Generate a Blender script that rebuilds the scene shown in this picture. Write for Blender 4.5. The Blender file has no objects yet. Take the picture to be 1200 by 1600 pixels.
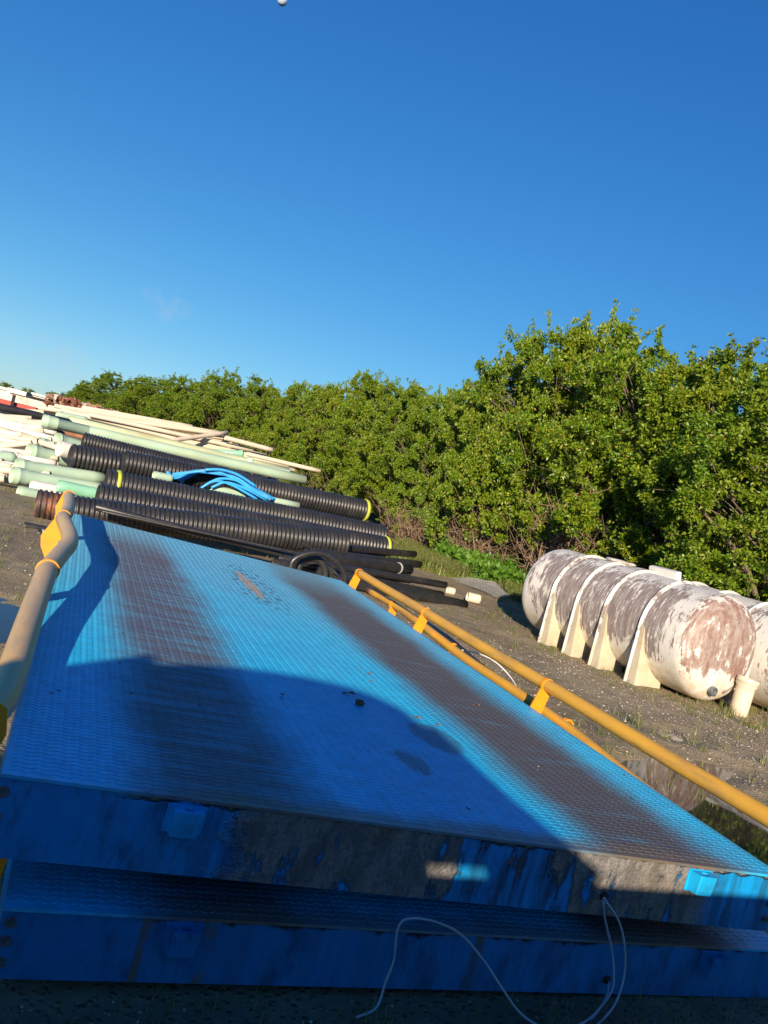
import bpy, math, random
import numpy as np
from mathutils import Vector, Matrix, Quaternion
rad = math.radians
S = bpy.context.scene
COL = S.collection

# ---------------------------------------------------------------- camera
EYE = np.array([0.0, 0.0, 1.68])
R = np.array([[0.90412703, 0.22410107, 0.36377605],
              [-0.34538185, -0.11788033, 0.93102933],
              [0.25152671, -0.96741043, -0.02917835]])     # columns: picture right, picture down, forward
F, CX, CY = 1240.0, 600.0, 800.0
cam = bpy.data.cameras.new('camera')
cam_o = bpy.data.objects.new('camera', cam)
COL.objects.link(cam_o)
M4 = Matrix.Identity(4)
for i in range(3):
    M4[i][0] = R[i][0]; M4[i][1] = -R[i][1]; M4[i][2] = -R[i][2]; M4[i][3] = EYE[i]
cam_o.matrix_world = M4
cam.sensor_fit = 'VERTICAL'
cam.sensor_height = 32.0
cam.lens = F / 1600.0 * 32.0
cam.clip_start = 0.05
cam.clip_end = 6000
S.camera = cam_o
S.render.resolution_x = 768
S.render.resolution_y = 1024

# ---------------------------------------------------------------- sky, sun, exposure
TO_SUN = Vector((-1.549, -3.326, 1.0)).normalized()
SUN_EL = math.asin(TO_SUN.z)
SUN_ROT = math.atan2(TO_SUN.x, TO_SUN.y)
W = bpy.data.worlds.new('World')
S.world = W
W.use_nodes = True
wn, wl = W.node_tree.nodes, W.node_tree.links
bg = wn['Background']
sky = wn.new('ShaderNodeTexSky')
sky.sky_type = 'NISHITA'
sky.sun_disc = False
sky.sun_elevation = SUN_EL
sky.sun_rotation = SUN_ROT
sky.altitude = 1500
sky.air_density = 1.0
sky.dust_density = 0.0
sky.ozone_density = 2.0
hs = wn.new('ShaderNodeHueSaturation')
hs.inputs['Saturation'].default_value = 1.25
wl.new(sky.outputs[0], hs.inputs['Color'])
tint = wn.new('ShaderNodeMix'); tint.data_type = 'RGBA'; tint.blend_type = 'MULTIPLY'
tint.inputs[0].default_value = 1.0
tint.inputs[7].default_value = (0.27, 0.52, 0.90, 1)
wl.new(hs.outputs[0], tint.inputs[6])
def vmath(op, a, b):
    n = wn.new('ShaderNodeVectorMath'); n.operation = op
    for k, v in enumerate((a, b)):
        if isinstance(v, bpy.types.NodeSocket): wl.new(v, n.inputs[k])
        else: n.inputs[k].default_value = v
    return n.outputs['Value'] if op == 'DOT_PRODUCT' else n.outputs['Vector']
den = vmath('ADD', vmath('MULTIPLY', tint.outputs[2], (0.168, 0.168, 0.168)), (1, 1, 1))
skyc = vmath('DIVIDE', vmath('MULTIPLY', tint.outputs[2], (1.07, 1.07, 1.07)), den)
# two faint wisps of cloud low over the yard
wtc = wn.new('ShaderNodeTexCoord')
cn = wn.new('ShaderNodeTexNoise'); cn.inputs['Scale'].default_value = 60; cn.inputs['Detail'].default_value = 4
wl.new(wtc.outputs['Generated'], cn.inputs['Vector'])
for (cx_, cy_, rad_px, amt) in ((270, 478, 26, 0.16), (238, 460, 14, 0.10), (70, 550, 26, 0.12), (110, 572, 32, 0.16)):
    dv = R @ np.array([(cx_ - CX) / F, (cy_ - CY) / F, 1.0]); dv /= np.linalg.norm(dv)
    dp = vmath('DOT_PRODUCT', vmath('NORMALIZE', wtc.outputs['Generated'], (0, 0, 0)), tuple(dv))
    a_ = rad_px / F
    mr = wn.new('ShaderNodeMapRange'); mr.interpolation_type = 'SMOOTHSTEP'
    wl.new(dp, mr.inputs[0]); mr.inputs[1].default_value = math.cos(a_ * 1.3); mr.inputs[2].default_value = math.cos(a_ * 0.2)
    mr.inputs[3].default_value = 0; mr.inputs[4].default_value = amt
    nm_ = wn.new('ShaderNodeMapRange'); wl.new(cn.outputs[0], nm_.inputs[0]); nm_.inputs[1].default_value = 0.42; nm_.inputs[2].default_value = 0.62
    mm = wn.new('ShaderNodeMath'); mm.operation = 'MULTIPLY'; wl.new(mr.outputs[0], mm.inputs[0]); wl.new(nm_.outputs[0], mm.inputs[1])
    mx = wn.new('ShaderNodeMix'); mx.data_type = 'RGBA'; wl.new(mm.outputs[0], mx.inputs[0]); wl.new(skyc, mx.inputs[6]); mx.inputs[7].default_value = (2.2, 2.3, 2.7, 1)
    skyc = mx.outputs[2]
wl.new(skyc, bg.inputs['Color'])
bg.inputs['Strength'].default_value = 0.15
sun = bpy.data.lights.new('sun', 'SUN')
sun.energy = 5.0
sun.angle = rad(0.5)
sun.color = (1.0, 0.83, 0.62)
sun_o = bpy.data.objects.new('sun', sun)
COL.objects.link(sun_o)
sun_o.rotation_euler = TO_SUN.to_track_quat('Z', 'Y').to_euler()
sun_o.location = (-15, -33, 10)
S.view_settings.view_transform = 'Standard'
S.view_settings.look = 'None'
S.view_settings.gamma = 1.0
S.view_settings.exposure = 0.75
S.cycles.max_bounces = 6
S.cycles.transparent_max_bounces = 8

# ---------------------------------------------------------------- picture point at a depth -> world point
def ray(px, py):
    return R @ np.array([(px - CX) / F, (py - CY) / F, 1.0])
def at(px, py, Y):
    d = ray(px, py)
    return Vector(EYE + d * Y / d[1])
def gnd(px, py, z=0.0):
    d = ray(px, py)
    return Vector(EYE + d * (z - EYE[2]) / d[2])

# ---------------------------------------------------------------- mesh builder
class MB:
    def __init__(s):
        s.v = []; s.f = []; s.sm = []
    def add(s, vs, fs, smooth=False):
        o = len(s.v)
        s.v += [tuple(p) for p in vs]
        s.f += [tuple(i + o for i in q) for q in fs]
        s.sm += [smooth] * len(fs)
        return s
    def box(s, x0, x1, y0, y1, z0, z1, bev=0.0):
        if bev <= 0:
            vs = [(x, y, z) for z in (z0, z1) for x, y in ((x0, y0), (x1, y0), (x1, y1), (x0, y1))]
            fs = [(3, 2, 1, 0), (4, 5, 6, 7)] + [(i, (i + 1) % 4, (i + 1) % 4 + 4, i + 4) for i in range(4)]
            return s.add(vs, fs)
        b = bev
        rings = []
        for z, k in ((z0, b), (z0 + b, 0), (z1 - b, 0), (z1, b)):
            rings.append([(x0 + k + (b if c else 0), y, z) if 0 else (x, y, z) for (x, y, c) in (
                (x0 + b + k, y0 + k, 0), (x1 - b - k, y0 + k, 0), (x1 - k, y0 + b + k, 0), (x1 - k, y1 - b - k, 0),
                (x1 - b - k, y1 - k, 0), (x0 + b + k, y1 - k, 0), (x0 + k, y1 - b - k, 0), (x0 + k, y0 + b + k, 0))])
        vs = sum(rings, [])
        fs = [tuple(reversed(range(8))), tuple(range(24, 32))]
        for r in range(3):
            for i in range(8):
                j = (i + 1) % 8
                fs.append((r * 8 + i, r * 8 + j, r * 8 + 8 + j, r * 8 + 8 + i))
        return s.add(vs, fs)
    def prism(s, poly, p0, u, v, n, t, smooth=False):
        """polygon (a,b) in plane p0 + a u + b v, thickness t along n"""
        p0, u, v, n = Vector(p0), Vector(u), Vector(v), Vector(n)
        N = len(poly)
        A = [p0 + u * a + v * b for a, b in poly]
        B = [p + n * t for p in A]
        fs = [tuple(range(N)), tuple(reversed(range(N, 2 * N)))]
        s.add(A + B, fs)
        o = len(s.v) - 2 * N
        for i in range(N):
            j = (i + 1) % N
            s.f.append((o + j, o + i, o + N + i, o + N + j)); s.sm.append(smooth)
        return s
    def tube(s, pts, r, seg=10, caps=True, smooth=True):
        pts = [Vector(p) for p in pts]
        n = len(pts)
        rs = r if isinstance(r, (list, tuple)) else [r] * n
        T = []
        for i in range(n):
            a = pts[max(i - 1, 0)]; b = pts[min(i + 1, n - 1)]
            t = (b - a)
            T.append(t.normalized() if t.length > 1e-9 else Vector((0, 0, 1)))
        up = Vector((0, 0, 1)) if abs(T[0].z) < 0.9 else Vector((1, 0, 0))
        u = T[0].cross(up).normalized()
        vs = []
        for i in range(n):
            u = (u - T[i] * u.dot(T[i])).normalized()
            w = T[i].cross(u)
            for k in range(seg):
                a = 2 * math.pi * k / seg
                vs.append(pts[i] + (u * math.cos(a) + w * math.sin(a)) * rs[i])
        fs = []
        for i in range(n - 1):
            for k in range(seg):
                k2 = (k + 1) % seg
                fs.append((i * seg + k, i * seg + k2, (i + 1) * seg + k2, (i + 1) * seg + k))
        s.add(vs, fs, smooth)
        if caps:
            o = len(s.v) - len(vs)
            s.f.append(tuple(reversed(range(o, o + seg)))); s.sm.append(False)
            s.f.append(tuple(range(o + (n - 1) * seg, o + n * seg))); s.sm.append(False)
        return s
    def lathe(s, prof, seg=28, smooth=True, M=None):
        """profile (x, r) turned about the local X axis"""
        vs = []
        for x, r in prof:
            for k in range(seg):
                a = 2 * math.pi * k / seg
                vs.append(Vector((x, r * math.cos(a), r * math.sin(a))))
        if M is not None:
            vs = [M @ p for p in vs]
        fs = []
        for i in range(len(prof) - 1):
            for k in range(seg):
                k2 = (k + 1) % seg
                fs.append((i * seg + k, (i + 1) * seg + k, (i + 1) * seg + k2, i * seg + k2))
        return s.add(vs, fs, smooth)
    def build(s, name, m=None, parent=None, loc=None):
        me = bpy.data.meshes.new(name)
        me.from_pydata(s.v, [], s.f)
        me.polygons.foreach_set('use_smooth', s.sm)
        me.update()
        o = bpy.data.objects.new(name, me)
        COL.objects.link(o)
        if m: me.materials.append(m)
        if parent: o.parent = parent
        if loc is not None: o.location = loc
        return o

def np_mesh(name, V, Fq, m, smooth=False):
    """fast mesh of quads from numpy arrays"""
    me = bpy.data.meshes.new(name)
    nv, nf, k = len(V), len(Fq), Fq.shape[1]
    me.vertices.add(nv); me.vertices.foreach_set('co', V.astype(np.float32).ravel())
    me.loops.add(nf * k); me.loops.foreach_set('vertex_index', Fq.astype(np.int32).ravel())
    me.polygons.add(nf)
    me.polygons.foreach_set('loop_start', np.arange(0, nf * k, k, dtype=np.int32))
    me.polygons.foreach_set('loop_total', np.full(nf, k, dtype=np.int32))
    me.polygons.foreach_set('use_smooth', np.full(nf, smooth))
    me.update(calc_edges=True)
    me.materials.append(m)
    return me
def link(name, me, parent=None, loc=None):
    o = bpy.data.objects.new(name, me); COL.objects.link(o)
    if parent: o.parent = parent
    if loc is not None: o.location = loc
    return o
def tag(o, label, cat, group=None, kind=None):
    if kind: o['kind'] = kind
    if label: o['label'] = label
    if cat: o['category'] = cat
    if group: o['group'] = group
    return o
def thing(name, label, cat, loc=(0, 0, 0), group=None, rot=None, quat=None):
    o = bpy.data.objects.new(name, None); COL.objects.link(o)
    o.location = loc
    o.empty_display_size = 0.1
    if rot: o.rotation_euler = rot
    if quat: o.rotation_mode = 'QUATERNION'; o.rotation_quaternion = quat
    return tag(o, label, cat, group)

# ---------------------------------------------------------------- material nodes
class Nd:
    def __init__(s, name):
        s.m = bpy.data.materials.new(name); s.m.use_nodes = True
        s.t = s.m.node_tree; s.n = s.t.nodes; s.l = s.t.links
        s.b = s.n['Principled BSDF']
        s.tc = s.n.new('ShaderNodeTexCoord')
        s.P = s.tc.outputs['Object']
    def _in(s, sock, v):
        if isinstance(v, bpy.types.NodeSocket): s.l.new(v, sock)
        elif v is not None:
            if sock.type == 'RGBA' and not hasattr(v, '__len__'): v = (v, v, v, 1)
            elif sock.type == 'RGBA' and len(v) == 3: v = (*v, 1)
            sock.default_value = v
    def math(s, op, a, b=0.0, c=None, clamp=False):
        n = s.n.new('ShaderNodeMath'); n.operation = op; n.use_clamp = clamp
        s._in(n.inputs[0], a); s._in(n.inputs[1], b)
        if c is not None: s._in(n.inputs[2], c)
        return n.outputs[0]
    def scale(s, v, sc, off=(0, 0, 0)):
        n = s.n.new('ShaderNodeMapping'); s._in(n.inputs[0], v)
        n.inputs['Scale'].default_value = sc; n.inputs['Location'].default_value = off
        return n.outputs[0]
    def sep(s, v):
        n = s.n.new('ShaderNodeSeparateXYZ'); s._in(n.inputs[0], v); return n.outputs
    def noise(s, sc, det=4, rough=0.55, vec=None, dist=0.0):
        n = s.n.new('ShaderNodeTexNoise'); s._in(n.inputs['Vector'], vec or s.P)
        n.inputs['Scale'].default_value = sc; n.inputs['Detail'].default_value = det
        n.inputs['Roughness'].default_value = rough; n.inputs['Distortion'].default_value = dist
        return n.outputs[0]
    def voro(s, sc, vec=None, feature='F1', out=0):
        n = s.n.new('ShaderNodeTexVoronoi'); s._in(n.inputs['Vector'], vec or s.P)
        n.feature = feature; n.inputs['Scale'].default_value = sc
        return n.outputs[out]
    def step(s, v, a, b, lo=0.0, hi=1.0):
        n = s.n.new('ShaderNodeMapRange'); n.interpolation_type = 'SMOOTHSTEP'
        s._in(n.inputs[0], v); n.inputs[1].default_value = a; n.inputs[2].default_value = b
        n.inputs[3].default_value = lo; n.inputs[4].default_value = hi
        return n.outputs[0]
    def mix(s, f, a, b):
        n = s.n.new('ShaderNodeMix'); n.data_type = 'RGBA'
        s._in(n.inputs[0], f); s._in(n.inputs[6], a); s._in(n.inputs[7], b)
        return n.outputs[2]
    def ramp(s, f, stops):
        n = s.n.new('ShaderNodeValToRGB'); s._in(n.inputs[0], f)
        e = n.color_ramp.elements
        while len(e) < len(stops): e.new(0.5)
        for i, (p, c) in enumerate(stops):
            e[i].position = p; e[i].color = (*c, 1)
        return n.outputs[0]
    def island(s):
        return s.n.new('ShaderNodeNewGeometry').outputs['Random Per Island']
    def objrand(s):
        return s.n.new('ShaderNodeObjectInfo').outputs['Random']
    def bump(s, h, strength=0.3, dist=0.01, prev=None):
        n = s.n.new('ShaderNodeBump'); s._in(n.inputs['Height'], h)
        n.inputs['Strength'].default_value = strength; n.inputs['Distance'].default_value = dist
        if prev is not None: s.l.new(prev, n.inputs['Normal'])
        s.l.new(n.outputs[0], s.b.inputs['Normal'])
        return n.outputs[0]
    def out(s, col=None, rough=None, metal=None, spec=None):
        for k, v in (('Base Color', col), ('Roughness', rough), ('Metallic', metal), ('Specular IOR Level', spec)):
            if v is not None: s._in(s.b.inputs[k], v)
        return s.m

def simple(name, col, rough=0.6, var=0.25, sc=6.0, dirt=None, dirt_amt=0.5, bump=0.0, bsc=60, metal=0.0, vec=(1, 1, 1)):
    N = Nd(name)
    v = N.scale(N.P, vec)
    n1 = N.noise(sc, 5, 0.6, v)
    a = tuple(c * (1 - var) for c in col); b = tuple(min(1, c * (1 + var)) for c in col)
    c = N.ramp(n1, [(0.3, a), (0.7, b)])
    if dirt:
        n2 = N.noise(sc * 0.6, 6, 0.7, N.scale(N.P, vec, (7, 3, 1)))
        c = N.mix(N.math('MULTIPLY', N.step(n2, 0.48, 0.68), dirt_amt), c, dirt)
    if bump: N.bump(N.noise(bsc, 4), bump, 0.005)
    r = N.math('ADD', N.math('MULTIPLY', N.noise(sc * 3, 3), 0.25), rough - 0.12)
    return N.out(c, r, metal)

BLUE = (0.006, 0.19, 0.62)
BLUE_D = (0.004, 0.10, 0.42)
MUDC = (0.30, 0.235, 0.17)

def deck_material(name, seed=0.0, strength=1.0):
    N = Nd(name)
    P = N.P
    x, y, z = N.sep(P)[0:3]
    # ragged coordinate
    wob = N.math('MULTIPLY', N.math('SUBTRACT', N.noise(2.2, 5, 0.6, N.scale(P, (1, 0.5, 1), (seed, 0, 0))), 0.5), 0.28)
    xw = N.math('ADD', x, wob)
    fine = N.noise(26, 4, 0.7)
    streak = N.noise(5.0, 5, 0.65, N.scale(P, (0.35, 2.6, 1), (seed, 1.3, 0)))
    patch = N.noise(1.3, 4, 0.6, N.scale(P, (1, 0.7, 1), (seed + 4, 2, 0)))
    def band(c, w, soft):
        d = N.math('ABSOLUTE', N.math('SUBTRACT', xw, c))
        d = N.math('ADD', d, N.math('MULTIPLY', N.math('SUBTRACT', fine, 0.5), 0.12))
        return N.step(d, w - soft, w + soft, 1.0, 0.0)
    bl = band(0.66, 0.29, 0.15)
    br = band(2.43, 0.34, 0.17)
    # blue paint, sky sheen and dust painted in, paler and duller towards the far end
    n1 = N.noise(3.0, 5, 0.6)
    paint = N.ramp(n1, [(0.25, (0.003, 0.40, 0.74)), (0.75, (0.008, 0.52, 0.86))])
    sheen_dust = N.math('MULTIPLY', N.step(N.math('ADD', y, N.math('MULTIPLY', patch, 2.0)), 1.4, 6.5), 0.55)
    paint = N.mix(sheen_dust, paint, (0.20, 0.30, 0.36))
    # left track: thin greyish wear, patchy across; right track: solid brown mud
    lw = N.math('MULTIPLY', bl, N.math('ADD', 0.62, N.math('MULTIPLY', N.step(streak, 0.36, 0.56), 0.32)))
    lw = N.math('MULTIPLY', lw, N.step(y, 5.9, 4.6, 0.15, 1.0))
    c = N.mix(N.math('MULTIPLY', N.math('ADD', bl, br), 0.22), paint, (0.16, 0.24, 0.20))
    c = N.mix(lw, c, (0.085, 0.060, 0.075))
    rw = N.math('MULTIPLY', br, N.math('ADD', 0.78, N.math('MULTIPLY', N.step(streak, 0.3, 0.5), 0.18)))
    rw = N.math('MULTIPLY', rw, N.step(y, 6.1, 4.4, 0.35, 1.0))
    c = N.mix(rw, c, (0.072, 0.046, 0.036))
    # mud along the front edge between the tracks' ends
    e = N.step(N.math('SUBTRACT', y, N.math('MULTIPLY', N.noise(5, 4), 0.16)), -0.06, 0.06, 1.0, 0.0)
    ex = N.math('MULTIPLY', N.step(x, 0.35, 0.7), N.step(x, 2.95, 2.6))
    c = N.mix(N.math('MULTIPLY', N.math('MULTIPLY', e, ex), 0.75), c, (0.15, 0.10, 0.05))
    # bare worn spot with dark scratches in the middle, small drips elsewhere
    def blob(cx, cy, rx, ry, f=0.5):
        v = N.scale(P, (1 / rx, 1 / ry, 0), (-cx / rx, -cy / ry, 0))
        n = N.n.new('ShaderNodeVectorMath'); n.operation = 'LENGTH'; N.l.new(v, n.inputs[0])
        return N.math('ADD', n.outputs['Value'], N.math('MULTIPLY', N.math('SUBTRACT', N.noise(9, 5, 0.7, N.scale(P, (1.6, 0.7, 1))), 0.5), f * 4))
    k = blob(1.62, 4.35, 0.22, 1.0)
    c = N.mix(N.math('MULTIPLY', N.math('MULTIPLY', N.step(k, 1.15, 0.7), N.step(N.noise(12, 4, 0.6, N.scale(P, (2.0, 0.8, 1))), 0.5, 0.6)), 0.7), c, (0.03, 0.035, 0.05))
    k2 = blob(1.57, 4.35, 0.06, 0.62, 0.32)
    c = N.mix(N.step(k2, 1.05, 0.75, 0, 0.85), c, (0.36, 0.26, 0.16))
    k3 = blob(1.86, 1.02, 0.13, 0.2, 0.16)
    c = N.mix(N.step(k3, 1.1, 0.8, 0, 0.6), c, (0.03, 0.05, 0.09))
    k4 = blob(1.57, 0.62, 0.09, 0.15, 0.45)
    c = N.mix(N.step(k4, 0.9, 0.6, 0, 0.6), c, (0.05, 0.05, 0.05))
    # specks: droppings, rust chips, black flecks
    v1 = N.voro(9.0, out=0)
    c = N.mix(N.step(v1, 0.045, 0.03), c, (0.55, 0.52, 0.45))
    v2 = N.voro(5.3, N.scale(P, (1, 0.6, 1), (3, 3, 0)))
    c = N.mix(N.step(v2, 0.06, 0.04, 0, 0.8), c, (0.035, 0.02, 0.015))
    g = N.step(N.noise(1.9, 6, 0.75, N.scale(P, (1, 0.45, 1), (9, 9, 0))), 0.60, 0.74, 0, 0.35)
    c = N.mix(g, c, (0.05, 0.08, 0.12))
    # the raised treads are rubbed brighter than the plate between them
    up_ = N.step(z, 0.0007, 0.0013)
    c = N.mix(N.math('MULTIPLY', up_, N.math('ADD', 0.10, N.math('MULTIPLY', N.math('ADD', bl, br), 0.08))), c, (0.20, 0.27, 0.33))
    lowd = N.math('MULTIPLY', N.step(z, 0.0008, 0.0002), N.step(N.noise(14, 5, 0.7), 0.40, 0.62, 0.04, 0.28))
    c = N.mix(lowd, c, (0.03, 0.06, 0.10))
    scr = N.step(N.noise(4.0, 6, 0.8, N.scale(P, (0.5, 9.0, 1), (1, 5, 0))), 0.66, 0.70, 0, 0.4)
    c = N.mix(scr, c, (0.30, 0.33, 0.35))
    c = N.mix(N.step(N.noise(38, 4, 0.75), 0.62, 0.72, 0, 0.35), c, (0.09, 0.055, 0.04))
    rgh = N.math('ADD', 0.40, N.math('MULTIPLY', N.math('ADD', bl, br), 0.16))
    rgh = N.math('ADD', rgh, N.math('MULTIPLY', N.noise(7, 4), 0.18))
    N.bump(N.noise(90, 3), 0.25, 0.002)
    return N.out(c, N.math('SUBTRACT', rgh, 0.06), 0.0, 0.8)

def beam_material(name, muddy):
    N = Nd(name); P = N.P
    x, y, z = N.sep(P)[0:3]
    n1 = N.noise(3.5, 5, 0.6)
    c = N.ramp(n1, [(0.25, (0.003, 0.21, 0.52)), (0.8, (0.006, 0.29, 0.66))])
    c = N.mix(N.step(N.noise(6.5, 6, 0.75, N.scale(P, (1.6, 1, .7), (5, 1, 2))), 0.46, 0.66, 0.0, 0.65), c, (0.012, 0.025, 0.035))
    vs = N.scale(P, (9.0, 9.0, 0.9))
    st = N.noise(1.3, 6, 0.65, vs)
    blot = N.noise(4.2, 6, 0.7)
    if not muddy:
        c = N.mix(0.45, c, (0.004, 0.08, 0.22))  # lower beam and lugs: shade painted in as a darker blue
    if muddy:
        # dried concrete splash, run down in vertical fingers
        run = N.math('ADD', N.math('MULTIPLY', st, 0.75), N.math('MULTIPLY', blot, 0.45))
        zz = N.math('MULTIPLY', N.math('ADD', z, 0.12), 0.35)
        run = N.math('ADD', run, zz)
        xj = N.math('ADD', x, N.math('MULTIPLY', N.math('SUBTRACT', N.noise(7, 5, 0.7), 0.5), 0.5))
        reg = N.math('MULTIPLY', N.step(xj, 0.66, 0.82), N.step(x, 2.72, 2.6))
        cen = N.math('MAXIMUM', N.step(N.math('ABSOLUTE', N.math('SUBTRACT', x, 1.72)), 0.10, 0.42, 0.0, 1.0), N.step(N.math('ABSOLUTE', N.math('SUBTRACT', x, 1.43)), 0.12, 0.05, 0.0, 0.75))
        thr = N.math('ADD', run, N.math('MULTIPLY', cen, 0.17))
        m = N.math('MULTIPLY', N.step(N.math('ADD', thr, N.math('MULTIPLY', N.math('SUBTRACT', N.noise(24, 5, 0.8), 0.5), 0.22)), 0.67, 0.73), reg)
        edge = N.math('MULTIPLY', N.step(N.math('ADD', z, N.math('MULTIPLY', blot, 0.10)), 0.028, 0.04), N.step(x, 0.3, 0.45))
        m = N.math('MAXIMUM', m, edge)
        drk = N.math('MULTIPLY', N.step(st, 0.42, 0.6), N.step(x, 0.3, 0.75, 0.1, 0.65))
        c = N.mix(drk, c, (0.012, 0.045, 0.075))
        grit = N.noise(60, 4, 0.7)
        mc = N.mix(grit, (0.13, 0.13, 0.13), (0.44, 0.41, 0.37))
        mc = N.mix(N.step(N.noise(3, 3), 0.5, 0.62, 0, 0.25), mc, (0.36, 0.24, 0.11))
        mc = N.mix(N.step(N.noise(8, 6, 0.8, N.scale(P, (1.5, 1, 0.6), (3, 3, 3))), 0.42, 0.6, 0, 0.6), mc, (0.07, 0.065, 0.06))
        c = N.mix(m, c, mc)
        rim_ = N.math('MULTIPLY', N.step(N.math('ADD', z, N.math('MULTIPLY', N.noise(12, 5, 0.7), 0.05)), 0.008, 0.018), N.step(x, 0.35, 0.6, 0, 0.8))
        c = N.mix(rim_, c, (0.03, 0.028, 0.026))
        h = N.math('MULTIPLY', m, N.math('ADD', 0.6, N.math('MULTIPLY', N.noise(45, 5, 0.7), 1.6)))
        N.bump(h, 1.0, 0.02)
        r = N.math('ADD', 0.38, N.math('MULTIPLY', m, 0.5))
    else:
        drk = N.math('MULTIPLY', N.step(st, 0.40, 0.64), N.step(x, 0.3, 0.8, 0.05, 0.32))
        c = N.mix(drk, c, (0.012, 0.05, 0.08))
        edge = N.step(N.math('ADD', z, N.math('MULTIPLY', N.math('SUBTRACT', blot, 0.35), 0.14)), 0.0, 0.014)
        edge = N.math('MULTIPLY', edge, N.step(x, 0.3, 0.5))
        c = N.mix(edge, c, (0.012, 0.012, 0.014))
        col2 = N.math('MULTIPLY', N.step(N.math('ABSOLUTE', N.math('SUBTRACT', N.math('ADD', x, N.math('MULTIPLY', N.math('SUBTRACT', blot, 0.5), 0.1)), 1.58)), 0.035, 0.01), N.step(z, 0.0, -0.15, 0.9, 0.3))
        c = N.mix(col2, c, (0.10, 0.085, 0.06))
        col3 = N.math('MULTIPLY', N.step(N.math('ABSOLUTE', N.math('SUBTRACT', N.math('ABSOLUTE', N.math('SUBTRACT', N.math('ADD', x, N.math('MULTIPLY', N.math('SUBTRACT', st, 0.5), 0.1)), 0.51)), 0.10)), 0.03, 0.01), N.step(blot, 0.42, 0.55))
        c = N.mix(N.math('MULTIPLY', col3, 0.8), c, (0.13, 0.10, 0.06))
        N.bump(N.noise(30, 4), 0.25, 0.003)
        r = N.math('ADD', 0.36, N.math('MULTIPLY', drk, 0.3))
    return N.out(c, r)

def leaf_material(name, stops, rough=0.45, trans=0.28):
    N = Nd(name)
    isl = N.island()
    c = N.ramp(isl, stops)
    big = N.noise(0.9, 3, 0.5)
    c = N.mix(N.step(N.noise(1.7, 4, 0.7, N.scale(N.P, (1, 1, 1), (4, 4, 4))), 0.60, 0.72, 0, 0.35), c, (0.30, 0.17, 0.03))
    c = N.mix(N.step(big, 0.4, 0.65, 0, 0.45), c, tuple(a * 0.75 + b for a, b in zip(stops[-2][1], (0.02, 0.02, 0))))
    hue = N.objrand()
    c = N.mix(N.math('MULTIPLY', hue, 0.3), c, stops[1][1])
    N.out(c, rough, 0.0, 0.5)
    tr = N.n.new('ShaderNodeBsdfTranslucent'); N.l.new(c, tr.inputs[0])
    mx = N.n.new('ShaderNodeMixShader'); mx.inputs[0].default_value = trans
    N.l.new(N.b.outputs[0], mx.inputs[1]); N.l.new(tr.outputs[0], mx.inputs[2])
    N.l.new(mx.outputs[0], N.n['Material Output'].inputs['Surface'])
    return N.m

def tank_material(name, seed, amount=1.0):
    """white plastic, purple-brown weathering flaking off; local X is the tank's axis, Z up"""
    N = Nd(name); P = N.P
    x, y, z = N.sep(P)[0:3]
    a = N.noise(2.6, 7, 0.78, N.scale(P, (1.0, 1.0, 0.55), (seed, 0, 0)), 0.4)
    b = N.noise(26, 5, 0.75, N.scale(P, (1.0, 0.30, 0.16), (seed, 5, 0)))
    k = N.math('ADD', N.math('MULTIPLY', a, 0.70), N.math('MULTIPLY', b, 0.62))
    zone = N.math('MULTIPLY', N.step(z, -0.50, -0.18), N.step(z, 0.70, 0.50, 0.35, 1.0))
    rim = N.step(N.math('ABSOLUTE', N.math('SUBTRACT', N.math('ABSOLUTE', N.math('SUBTRACT', x, 1.515)), 1.44)), 0.06, 0.24, 0.35, 1.0)
    zone = N.math('MULTIPLY', zone, rim)
    fl = N.noise(9, 6, 0.8, N.scale(P, (1.0, 0.7, 0.7), (seed, 2, 2)))
    k = N.math('ADD', k, N.math('MULTIPLY', N.math('SUBTRACT', fl, 0.5), 0.30))
    k = N.math('ADD', k, N.math('MULTIPLY', zone, 0.17 * amount))
    m = N.step(k, 0.735, 0.795)
    pale = N.ramp(N.noise(1.7, 4), [(0.3, (0.56, 0.54, 0.50)), (0.75, (0.72, 0.70, 0.64))])
    low = N.step(N.math('ADD', z, N.math('MULTIPLY', a, 0.5)), 0.05, -0.35, 0, 0.75)
    pale = N.mix(N.math('MULTIPLY', low, N.step(N.noise(5, 5, 0.7, N.scale(P, (2, 2, .5))), 0.35, 0.7)), pale, (0.50, 0.34, 0.15))
    endm = N.step(x, 2.9, 3.1)
    br = N.mix(endm, (0.16, 0.115, 0.105), (0.20, 0.095, 0.066))
    br = N.mix(N.step(N.noise(30, 3, 0.6, N.scale(P, (1, .6, .15))), 0.4, 0.7, 0, 0.5), br, (0.26, 0.21, 0.19))
    c = N.mix(N.math('MULTIPLY', m, N.math('ADD', 0.62, N.math('MULTIPLY', N.step(b, 0.35, 0.62), 0.32))), pale, br)
    N.bump(N.noise(50, 3), 0.1, 0.003)
    return N.out(c, 0.55)

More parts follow.
